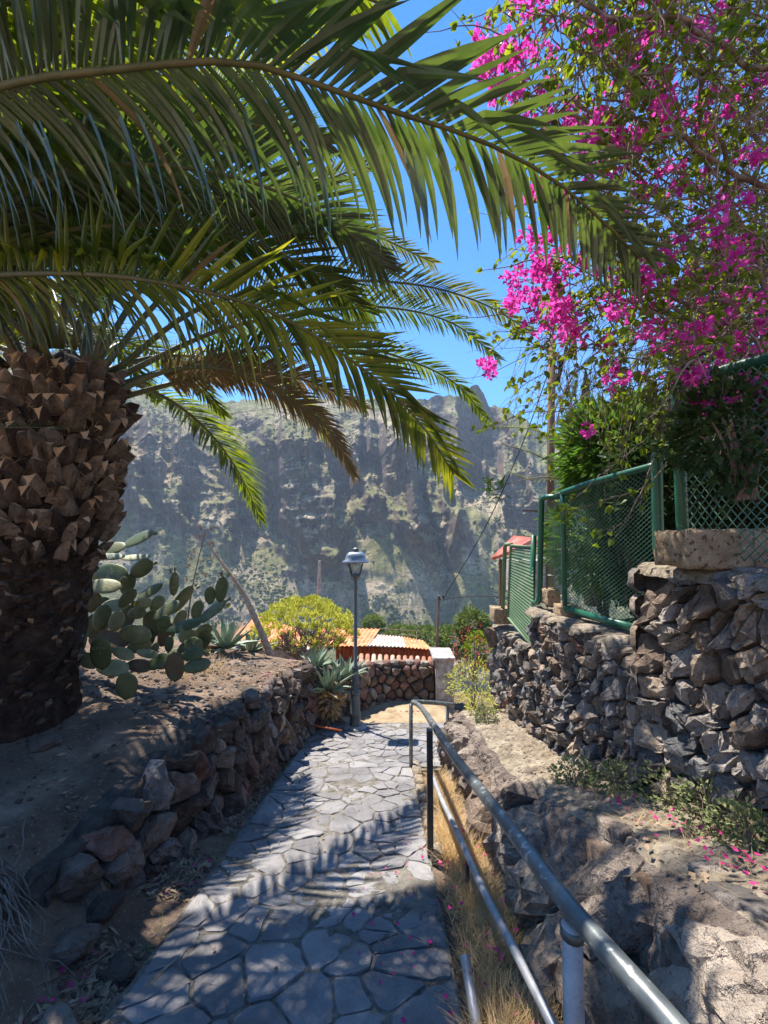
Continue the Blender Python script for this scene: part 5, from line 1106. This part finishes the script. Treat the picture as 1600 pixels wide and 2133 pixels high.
# dead flower stalks
st = empty('dead_agave_stalk', tuple(P(556, 1352, 6.6)), 'thick grey dead agave stalk leaning to the left over the agaves', 'dead stalk')
mb = MB(); pts = crom([P(563, 1362, 6.6), P(537, 1300, 6.6), P(500, 1225, 6.6), P(468, 1180, 6.6), P(440, 1143, 6.6)], 20); mb.tube(pts, [.06-.041*i/20+.004*(i % 3 == 0) for i in range(21)], 8); mb.build('stem', M['deadstalk'], st)
mb = MB()
for i in range(7):
    q = crom([P(563, 1362, 6.6), P(537, 1300, 6.6), P(500, 1225, 6.6), P(440, 1143, 6.6)], 7)[i+1]; mb.tube([q, q+Vector((U(-.05, .05), -.02, .06))], [.02, .002], 4)
for i in range(7): a_ = i; q = P(556, 1358, 6.6); mb.tube([q, q+Vector((U(-.18, .2), U(-.1, .1), U(.02, .22)))], [.02, .004], 4)
mb.build('bract_scales', M['deadstalk'], st)
s2_ = empty('seed_stalk', tuple(P(391, 1275, 6.8)), 'thin brown stalk with dry seed heads standing behind the prickly pear', 'dead stalk')
mb = MB(); main = crom([P(388, 1320, 6.8), P(398, 1240, 6.8), P(410, 1180, 6.8), P(428, 1105, 6.8)], 14); mb.tube(main, [.013, .007], 5); mb.build('stem', M['trunkbrown'], s2_)
mb = MB()
for i, t in enumerate((7, 8, 9, 10, 11, 12, 13, 14, 14, 12, 10)):
    q = main[t]; sg = 1 if i % 2 else -1; e = q+Vector((sg*U(.08, .2), U(-.05, .05), U(.02, .07))); mb.tube([q, e], [.006, .004], 4)
    for k in range(16): v = randsph()*.055; mb.tube([e, e+v*Vector((1, 1, .6)).length*.8], [.002, .006], 3)
mb.build('seed_heads', M['straw'], s2_, kind='stuff')
# ---------------------------------------------------------------- yellow green dome bush (euphorbia)
R.seed(31)
ec = P(635, 1342, 8.6); eb = empty('euphorbia_bush', tuple(P(640, 1395, 8.6)), 'round yellow green dome shaped bush with bare forking stems by the orange roof', 'bush')
mb = MB(); tips = []
def fork(p, d, l, r_, dep):
    e = p+d*l; mb.tube([p, p+d*l*.5+Vector((U(-.02, .02), U(-.02, .02), 0)), e], [r_, r_*.8], 5, cap=False)
    if dep == 0: tips.append((e, d)); return
    for k in range(3 if dep < 4 else 4):
        v = (d+Vector((U(-1, 1), U(-1, 1), U(-.35, .55)))*.62).normalized(); fork(e, v, l*.74, r_*.66, dep-1)
for k in range(7):
    a_ = k*.9; fork(P(640, 1395, 8.6), Vector((math.cos(a_)*.9, math.sin(a_)*.7, 1.0)).normalized(), .33, .03, 4)
mb.build('branches', M['wood'], eb, kind='stuff')
def ecf(i):
    a_ = U(0, 6.283); z = U(.12, 1); rr_ = math.sqrt(max(0, 1-z*z)); q = Vector((math.cos(a_)*rr_, math.sin(a_)*rr_, z)); k = U(.86, 1.03)+.07*mn.noise(q*5)
    return ec+Vector((q.x*1.12, q.y*1.0, q.z*.96))*k, q+Vector((0, 0, .5))
def ecf2(i):
    if i % 16 == 0: cl_[0] = ecf(i)
    return cl_[0][0]+randsph()*.045, cl_[0][1]+randsph()*.8
cl_ = [ecf(0)]
leafset(10500, ecf2, .07, M['euph'], 'leaves', eb, shape='tuft')
# ---------------------------------------------------------------- shrubs
R.seed(41)
bush('valley_tree', 'bright green rounded tree below the wall, left of the tuff block', 'tree', P(985, 1305, 13), (.55, .5, .55), 2600, .09, 'shrub')
bush('valley_tree', 'low pale green bushy tree behind the thin pole', 'tree', P(950, 1335, 14), (.75, .6, .55), 2400, .10, 'shrub')
bush('valley_tree', 'dark green tree with spiky top right of the lamp above the shed', 'tree', P(885, 1330, 17), (.9, .7, .5), 2000, .12, 'shrub')
bush('valley_tree', 'green tree behind the shed railing between lamp and thin pole', 'tree', P(835, 1325, 19), (.8, .7, .5), 1600, .12, 'shrub')
bush('valley_tree', 'small dark crown showing behind the street lamp above the shed', 'tree', P(778, 1300, 22), (.6, .5, .45), 1200, .12, 'shrub')
bush('valley_tree', 'spreading green tree right under the slatted gate post', 'tree', P(1010, 1350, 12), (.6, .6, .5), 1800, .09, 'leafg')
bush('red_flowering_shrub', 'shrub with red flowers against the far end of the garden wall', 'shrub', P(985, 1355, 6.4), (.36, .3, .42), 260, .055, 'redleaf', 'tuft', 12)
bush('yellow_shrub', 'airy yellow green shrub at the end of the ledge wall', 'shrub', P(985, 1425, 5.9), (.36, .26, .34), 1100, .045, 'euph', 'tuft', 16, stemr=.006)
bush('yellow_shrub', 'sparse yellow leaved shrub growing on the tip of the ledge wall', 'shrub', P(1000, 1465, 5.1), (.2, .2, .15), 480, .035, 'euph', 'tuft', 10, stemr=.005)
# hedge and oleander behind the fence
bush('oleander_bush', 'bright green oleander rising above the mesh panel', 'bush', P(1310, 955, 4.3), (.66, .5, .55), 4600, .19, 'leafold', 'lance', 26, base=P(1310, 1250, 4.3), stemr=.012)
bush('oleander_bush', 'oleander clump behind the left half of the mesh panel', 'bush', P(1250, 1120, 4.7), (.55, .45, .62), 2600, .14, 'leafold', 'lance', 18, base=P(1260, 1290, 4.7))
bush('dark_hedge', 'dense dark green hedge behind the right half of the fence', 'hedge', P(1500, 1010, 3.4), (.85, .55, .75), 8000, .075, 'hedge', 'oval', 30, lump=.2)
bush('dark_hedge', 'dark green hedge deep behind the mesh panel', 'hedge', P(1400, 1150, 4.4), (.8, .45, .75), 5200, .08, 'hedge', 'oval', 20, lump=.2)
bush('dark_hedge', 'tall dark foliage behind the bougainvillea at the right edge', 'hedge', P(1620, 760, 3.8), (.9, .7, 1.3), 7000, .09, 'hedge', 'oval', 20, lump=.3)
bush('dark_hedge', 'dark shaded foliage pushing through the net at the right edge, above the long tuff block', 'hedge', P(1545, 900, 2.1), (.34, .16, .30), 1500, .05, 'hedge', 'oval', 12, lump=.4)
# thin oleander twig reaching left over the fence
ot = empty('oleander_twig', tuple(P(1190, 1010, 4.4)), 'single pale twig with a few narrow leaves reaching out left of the pole', 'twig')
mb = MB(); mb.tube(crom([P(1230, 1020, 4.5), P(1150, 995, 4.4), P(1080, 1002, 4.3), P(1030, 1020, 4.2)], 14), [.008, .004], 5); mb.build('stem', M['twig'], ot)
leafset(26, lambda i: (P(1030+U(-12, 25), 1015+U(-20, 20), 4.2), (U(-1, 0), 0, U(-.8, .8))), .12, M['leafold'], 'leaves', ot, shape='lance')
cc = empty('column_cactus', tuple(P(1222, 1000, 6.5)), 'slim column cactus standing among the branches right of the utility pole', 'cactus')
mb = MB(); vs = []
for i in range(9):
    for k in range(14):
        r_ = (.055 if k % 2 else .072)*(1 if i < 7 else (.7 if i == 7 else .2)); q = P(1220, 1000-230*min(i, 8)/8, 6.5); vs.append(q+Vector((r_*math.cos(k*math.pi/7), r_*math.sin(k*math.pi/7), 0)))
mb.add(vs, [(i*14+k, i*14+(k+1) % 14, (i+1)*14+(k+1) % 14, (i+1)*14+k) for i in range(8) for k in range(14)]); mb.build('stem', M['paddark'], cc)
# ---------------------------------------------------------------- bougainvillea
R.seed(77)
bo = empty('bougainvillea', tuple(P(1560, 1100, 3.1)), 'huge tangled bougainvillea with magenta flowers hanging in from the upper right', 'bougainvillea')
EDGE = [(-400, 1090), (-60, 1085), (0, 1090), (60, 1060), (120, 1020), (190, 1000), (240, 1060), (330, 1110), (430, 1150), (520, 1130), (590, 1080), (640, 1070), (700, 1120), (760, 1210), (820, 1320), (870, 1430), (960, 1560)]
def left_edge(y): return float(np.interp(y, [e[0] for e in EDGE], [e[1] for e in EDGE]))
tw = MB(); thick = MB(); lf = []; fl_ = []
mains = [((1650, 1000, 3.0), (1560, 760, 2.8), (1450, 560, 2.6), (1330, 350, 2.4), (1180, 180, 2.2)), ((1700, 900, 2.8), (1600, 600, 2.6), (1500, 300, 2.3), (1400, 60, 2.1), (1320, -150, 2.0)),
         ((1640, 950, 3.0), (1500, 800, 2.9), (1400, 690, 2.8), (1300, 640, 2.7), (1180, 650, 2.7)), ((1700, 500, 2.4), (1560, 380, 2.3), (1420, 300, 2.2), (1250, 270, 2.1), (1090, 200, 2.1)),
         ((1700, 200, 2.1), (1560, 120, 2.1), (1400, 60, 2.0), (1240, 20, 2.0), (1100, -30, 2.0)), ((1600, 1150, 3.2), (1590, 900, 3.0), (1580, 600, 2.8), (1590, 300, 2.6), (1560, 0, 2.4)),
         ((1500, 1100, 3.2), (1470, 900, 3.1), (1500, 650, 2.9), (1470, 400, 2.7), (1400, 200, 2.5)), ((1650, 750, 2.7), (1520, 700, 2.6), (1380, 560, 2.5), (1260, 480, 2.5), (1160, 450, 2.5))]
for q in mains:
    c = crom(Q(*q), 26)
    for i in range(1, 26): c[i] = c[i]+Vector((mn.noise(c[i]*4), mn.noise(c[i]*4+Vector((5, 0, 0))), mn.noise(c[i]*4+Vector((0, 5, 0)))))*.10
    mb = MB(); mb.tube(c, [.016, .006], 7); mb.build('limb', M['twig'], bo, smooth=True)
def twig(p, d, L, r_, seg=7, wig=.5, leafy=.5, grav=.10):
    pts = [p]; d = d.normalized()
    for i in range(seg):
        d = (d+Vector((U(-1, 1), U(-1, 1), U(-1, 1)))*wig*.6+DN*grav).normalized(); p = p+d*L/seg; pts.append(p)
        if R.random() < leafy:
            for k in range(R.choice((1, 2, 2, 3))): lf.append((p, d+randsph()))
    tw.tube(pts, [r_, r_*.35], 4, cap=False); return pts, d
def density(px, py): return min(1, max(.0, (px-left_edge(py))/330))
cnt = 0
while cnt < 1850:
    px, py = U(1000, 1720), U(-220, 930); le = left_edge(py)
    if px < le+15: continue
    if R.random() > .35+.65*density(px, py): continue
    if py > 720 and R.random() < (py-720)/320: continue
    d = U(2.0, 3.3)-.25*(py < 200)+.5*max(0, (px-1350)/350)*R.random(); p = P(px, py, d); v = Vector((U(-1, .7), U(-.7, .7), U(-.7, .9)))
    dn = density(px, py); pts, dd = twig(p, v, U(.18, .55), U(.0024, .006), 7, .55, .34-.14*dn, .12); cnt += 1
    if R.random() < .45: twig(pts[3], v+randsph(), U(.1, .3), .0018, 5, .6, .6)
for i in range(380):
    px = 1720-380*abs(R.gauss(0, .5)); py = U(-150, 880); p = P(px, py, U(2.3, 3.2)); twig(p, Vector((U(-1, .8), U(-.5, .5), U(-.8, .8))), U(.3, .7), U(.002, .0055), 9, .5, .05, .1)
# drooping bare twigs over the fence
for i in range(150):
    px, py = U(1120, 1560), U(640, 830); d = U(2.2, 2.9); p = P(px, py, d); v = Vector((U(-1, .1), U(-.3, .3), U(-.9, .3))); pts, dd = twig(p, v, U(.25, .75), U(.0018, .0038), 10, .42, .16, .16)
    if R.random() < .7: twig(pts[4], v+randsph(), U(.12, .35), .0015, 6, .55, .12)
    if R.random() < .7: twig(pts[6], v+randsph(), U(.12, .35), .0015, 6, .55, .12)
for q in (((1260, 700, 2.4), (1180, 740, 2.4), (1120, 720, 2.4), (1050, 690, 2.4), (1030, 700, 2.4)), ((1250, 790, 2.4), (1180, 850, 2.4), (1100, 860, 2.4), (1040, 880, 2.4), (1010, 870, 2.4)), ((1290, 730, 2.4), (1200, 720, 2.4), (1130, 690, 2.4), (1070, 690, 2.4)),
          ((1420, 860, 2.4), (1330, 930, 2.35), (1250, 990, 2.3), (1190, 1050, 2.3), (1170, 1070, 2.3)), ((1440, 880, 2.4), (1360, 1000, 2.35), (1270, 1040, 2.3), (1190, 1062, 2.3)), ((1400, 830, 2.4), (1350, 990, 2.3), (1320, 1050, 2.3), (1290, 1095, 2.3), (1250, 1105, 2.3))):
    c = crom(Q(*q), 16)
    for i in range(1, 17): c[i] = c[i]+randsph()*.012
    tw.tube(c, [.0042, .0015], 5, cap=False)
    for k in range(5, 16, 2): twig(c[k], (c[k]-c[k-1])+randsph()*.02, U(.06, .2), .0014, 5, .5, .3)
    for k in range(5): lf.append((c[-1]+randsph()*.03, randsph()))
# grey bare stems that hang in front of the flowers
for q in (((1330, 250, 2.0), (1312, 350, 2.0), (1310, 430, 2.0), (1298, 490, 2.0)), ((1495, 170, 1.9), (1490, 260, 1.9), (1497, 330, 1.9), (1480, 440, 1.95)), ((1260, 640, 2.2), (1300, 560, 2.2), (1390, 500, 2.2), (1520, 470, 2.2)), ((1035, 230, 2.0), (1032, 130, 2.0), (1040, 80, 2.0)), ((1090, 210, 2.1), (1200, 130, 2.1), (1330, 140, 2.1), (1480, 60, 2.1)), ((1560, 640, 2.3), (1480, 720, 2.3), (1400, 740, 2.3), (1300, 800, 2.3)), ((1600, 500, 2.2), (1500, 560, 2.2), (1440, 640, 2.3), (1420, 760, 2.4))):
    c = crom(Q(*q), 16)
    for i in range(1, 16): c[i] = c[i]+randsph()*.012
    mb = MB(); mb.tube(c, [.0048, .0028], 5); mb.build('bare_stem', M['twig'], bo, smooth=True)
tw.build('twigs', M['twig'], bo, kind='stuff', smooth=True)
R.shuffle(lf)
leafset(len(lf), lambda i: (lf[i][0], lf[i][1]), .042, M['leafg'], 'leaves', bo, shape='heart')
# flower clusters: three papery bracts round a centre, several together
def cluster(k):
    mb = MB()
    for j in range(7):
        c = randsph()*.034; ax = (c+randsph()*.02).normalized(); u_ = ax.orthogonal().normalized(); w_ = ax.cross(u_); 
        for b in range(3):
            a_ = 2.094*b+k; h = u_*math.cos(a_)+w_*math.sin(a_); s = ax.cross(h); L_ = U(.024, .034); w = L_*.42
            d = (h*.75+ax*.65).normalized(); nn_ = s.cross(d)
            mb.add([c, c+d*L_*.35+s*w*.95+nn_*w*.3, c+d*L_*.7+s*w*.7+nn_*w*.2, c+d*L_-nn_*w*.4, c+d*L_*.7-s*w*.7+nn_*w*.2, c+d*L_*.35-s*w*.95+nn_*w*.3], [(0, 1, 2, 3), (0, 3, 4, 5)])
    return mb
prot = []
for k in range(6):
    o = cluster(k).build('flower_cluster', M['bract'], bo, proto=True); prot.append(o)
hot = [(1120, 20, 40), (1070, 110, 40), (1025, 160, 25), (1060, 170, 35), (1010, 130, 15), (1230, 60, 40), (1330, 90, 40), (1450, 40, 40), (1370, 40, 30), (1350, 180, 40), (1310, 240, 50), (1400, 240, 60), (1200, 290, 40), (1250, 270, 50), (1290, 290, 35), (1180, 200, 60), (1150, 480, 40), (1130, 400, 25), (1170, 530, 40), (1100, 590, 30), (1090, 610, 30), (1140, 600, 35),
       (1160, 655, 25), (1200, 685, 20), (1290, 640, 40), (1330, 600, 50), (1380, 560, 50), (1440, 530, 60), (1420, 650, 60), (1410, 740, 40), (1290, 775, 20), (1470, 700, 50), (1540, 760, 50), (1560, 540, 60), (1500, 450, 70), (1550, 360, 60), (1440, 360, 70), (1520, 190, 60), (1360, 330, 60), (1580, 650, 50), (1300, 420, 70), (1023, 768, 8), (1228, 895, 6), (1560, 800, 40), (1490, 810, 30)]
nfl = 0
for k in range(296):
    hx, hy, s = hot[k % len(hot)]
    if s < 12 and k >= len(hot)*2: continue
    px, py = R.gauss(hx, s*.85), R.gauss(hy, s*.85); p = P(px, py, U(1.95, 2.6)); o = prot[k % 6]; sc = U(.7, 1.2)
    Mx = Matrix.Translation(p) @ Matrix.Rotation(U(0, 6.28), 4, Vector((U(-1, 1), U(-1, 1), U(-1, 1))).normalized()) @ Matrix.Diagonal((sc, sc, sc, 1))
    if k < 6: o.matrix_local = Matrix.Translation(-base_of(bo)) @ Mx
    else: inst(o, Mx, bo)
rest = MB()
for k in range(190):
    hx, hy, s = R.choice(hot[:42]); px, py = R.gauss(hx, s*1.1), R.gauss(hy, s*1.1); p = P(px, py, U(2.2, 3.3)); v = cluster(k).v; m_ = MB(); src = cluster(k); q = Matrix.Rotation(U(0, 6.28), 3, 'Z'); rest.add([q @ Vector(v_)+p for v_ in src.v], src.f)
rest.build('small_flowers', M['bract'], bo, kind='stuff')
# ---------------------------------------------------------------- grass, weeds, litter
R.seed(99)
def tufts(name, pts, n, h, w, mat_, lean=.6, z=None, kind='stuff', seg=3):
    mb = MB()
    for i in range(n):
        x, y, zz = pts(i); a_ = U(0, 6.28); d = Vector((math.cos(a_)*lean*R.random(), math.sin(a_)*lean*R.random(), 1)).normalized(); hh = h*U(.4, 1.15); ww = w*U(.6, 1.2); s = Vector((-math.sin(a_), math.cos(a_), 0)); p = Vector((x, y, zz-.01)); vs = []; bend_ = Vector((math.cos(a_), math.sin(a_), -.35))*U(.2, 1.1)
        for k in range(seg+1):
            t = k/seg; c = p+d*hh*t+bend_*hh*t*t*.7; vs += [c-s*ww*(1-t*.9)*.5, c+s*ww*(1-t*.9)*.5]
        mb.add(vs, [(2*k, 2*k+1, 2*k+3, 2*k+2) for k in range(seg)])
    return mb.build(name, M[mat_], kind=kind)
cl = [(U(.40, .66), U(.9, 4.6)) for _ in range(120)]
cl = [c for c in cl if mn.noise(Vector((c[0]*3, c[1]*1.7, 0))) > -.25 or c[1] < 2.6]
def gp(i): c = cl[i % len(cl)]; x, y = R.gauss(c[0], .035), R.gauss(c[1], .05); x = min(max(x, .345), .72); return x, y, float(pz(y))
tufts('dry_grass', gp, 8000, .19, .0036, 'drygrass', .9)
def gp2(i): x, y = R.gauss(1.45, .12)-.07*(0), U(1.2, 4.6); x = min(x, float(wall_x(y))-.03); return x, y, float(ledge_z(y))
tufts('ledge_dry_grass', gp2, 900, .09, .003, 'drygrass', 1.2)
tufts('sandy_grass', lambda i: (lambda x, y: (x, y, gzf(x, y)+.02))(U(-.6, 1.0), U(7.1, 8.3)), 1100, .06, .004, 'drygrass', 1.0)
tufts('terrace_grass', lambda i: (lambda x, y: (x, y, gzf(x, y)))(R.gauss(-2.25, .22), R.gauss(5.0, .25)), 500, .22, .004, 'drygrass', .5)
tufts('gutter_weeds', lambda i: (lambda y: (-1.17+U(-.07, .02), y, float(pz(y))))(R.choice((2.2, 3.1, 3.9, 4.6, 5.1, 5.2, 5.9))+U(-.2, .2)), 420, .06, .003, 'weed', 1.0)
tufts('joint_grass', lambda i: (lambda x, y: (x, y, float(pz(y))-.005))(U(-1.1, .3), U(.9, 6.5)), 900, .022, .0022, 'weed', 1.4)
for i, (px, py, d, s, lb) in enumerate([(1195, 1590, 2.9, .13, 'small grey green weed farthest along the ledge at the wall foot'), (1290, 1620, 2.65, .15, 'low weed with pink fallen petals in the middle of the ledge'), (1400, 1640, 2.35, .17, 'leafy green weed against the foot of the tall wall'),
        (1480, 1700, 2.0, .16, 'straggly weed under the large dark stones'), (1560, 1760, 1.75, .13, 'weed nearest the right edge beside the pink petals'), (1010, 1500, 4.7, .12, 'weed on the shaded tip of the ledge')]):
    p = P(px, py, d); z = float(ledge_z(p.y)); bush('ledge_weed', lb, 'weed', (p.x, p.y, z+s*.6), (s*1.1, s, s*.8), 520, .024, 'weed', 'oval', 16, 'weeds on the ledge', stemr=.003, shell=.2)
# litter: dead leaves, straw, petals, pebbles
def litter(name, n, pos, size, mat_, thin=.12):
    mb = MB()
    for i in range(n):
        x, y, z = pos(i); a_ = U(0, 6.28); d = Vector((math.cos(a_), math.sin(a_), U(-.15, .3))); s = Vector((-math.sin(a_), math.cos(a_), U(-.3, .3))); l = size*U(.4, 1.3); w = l*thin; p = Vector((x, y, z+.008))
        mb.add([p-d*l*.5, p+s*w+Vector((0, 0, w*.5)), p+d*l*.5, p-s*w], [(0, 1, 2, 3)])
    return mb.build(name, M[mat_], kind='stuff')
def gut(i):
  while True:
    y = U(1.0, 6.8)
    if mn.noise(Vector((y*2.3, i*.0, 4)))+U(-.25, .25) > -.08: break
  x = U(-1.14-.06, -1.15-.38*min(1, y/2.2)); return x, y, gzf(x, y)
litter('straw_litter', 700, gut, .10, 'straw', .07); litter('leaf_litter', 900, gut, .035, 'straw', .35); litter('petal_litter', 260, gut, .02, 'petal', .5)
def terr(i): y = U(1.3, 6.4); x = float(edge_x(y))-U(.1, 2.6); return x, y, gzf(x, y)
litter('terrace_litter', 900, terr, .05, 'straw', .2)
litter('path_litter', 160, lambda i: (lambda x, y: (x, y, float(pz(y))+.014))(U(-1.1, .3), U(1, 6.5)), .028, 'straw', .3)
litter('path_petals', 60, lambda i: (lambda x, y: (x, y, float(pz(y))+.014))(U(-.2, .32), U(1, 3.5)), .02, 'petal', .5)
litter('grass_petals', 120, lambda i: (lambda x, y: (x, y, float(pz(y))+U(.02, .1)))(U(.36, .7), U(1, 3.5)), .024, 'petal', .5)
litter('ledge_petals', 110, lambda i: (lambda x, y: (x, y, float(ledge_z(y))+U(0, .06)))(U(1.25, 1.62), U(1.3, 2.6)), .018, 'petal', .6)
litter('ledge_leaves', 300, lambda i: (lambda x, y: (x, y, float(ledge_z(y))))(U(1.1, 1.6), U(1.3, 5)), .03, 'straw', .35)
peb = np.array([terr(0) if i % 3 else gut(0) for i in range(3200)]); blobs('pebbles', peb, .003+.018*np.random.RandomState(3).rand(3200)**3, M['leftrock'])['kind'] = 'stuff'
peb = np.array([(lambda x, y: (x, y, gzf(x, y)))(U(-3, -1.6), U(3.8, 6.4)) for i in range(520)]); blobs('terrace_stones', peb, .01+.035*np.random.RandomState(5).rand(520)**3, M['lavagrey'])['kind'] = 'stuff'
# pale dry roots at the left edge
rt = empty('root_tangle', tuple(P(20, 1640, 2.0)), 'tangle of pale dry roots creeping down the bank at the left edge', 'roots')
for i in range(60):
    px, py = U(-60, 30), U(1545, 1700); d = 2.05-.45*(py-1545)/300; p0 = P(px, py, d); p0.z = gzf(p0.x, p0.y)+.03; pts = [p0]; v = Vector((U(.3, 1), U(-1, .1), 0))
    L_ = U(.2, .5)
    for k in range(9):
        v = (v+Vector((U(-.6, .6), U(-.6, .5), 0))).normalized(); q = pts[-1]+v*L_/9; q.z = gzf(q.x, q.y)+.012+.02*R.random(); pts.append(q)
    mb = MB(); mb.tube(pts, [U(.003, .007), .0015], 5); mb.build('root', M['wood'], rt, smooth=True)
for i, (px, py, a_, l) in enumerate([(640, 1500+12, .1, .6)]): pass
mb = MB(); mb.tube([P(632, 1507, 6.3), P(712, 1522, 6.2)], .014, 7); tag(mb.build('fallen_stick', M['redpanel'], smooth=True), 'thin straight stick lying on the ground left of the lamp foot', 'stick')
for i, (p, q, lb) in enumerate([((570, 2010-170+0, 0), 0, 0)]): pass
for (x, y, a_, l, lb) in [(-1.22, 2.25, 1.0, .26, 'pale forked dead palm leaflet in the litter, farther from the camera'), (-1.10, 1.92, 1.2, .22, 'long straw coloured dead leaflet crossing the left path edge')]:
    mb = MB(); p = Vector((x, y, gzf(x, y)+.03)); d = Vector((math.cos(a_), math.sin(a_), -.12)); leaflet(mb, p, d, l, .022, .1, Vector((0, 0, 1)), 5); tag(mb.build('dead_leaflet', M['straw']), lb, 'dead leaf', 'dead leaflets in the gutter')
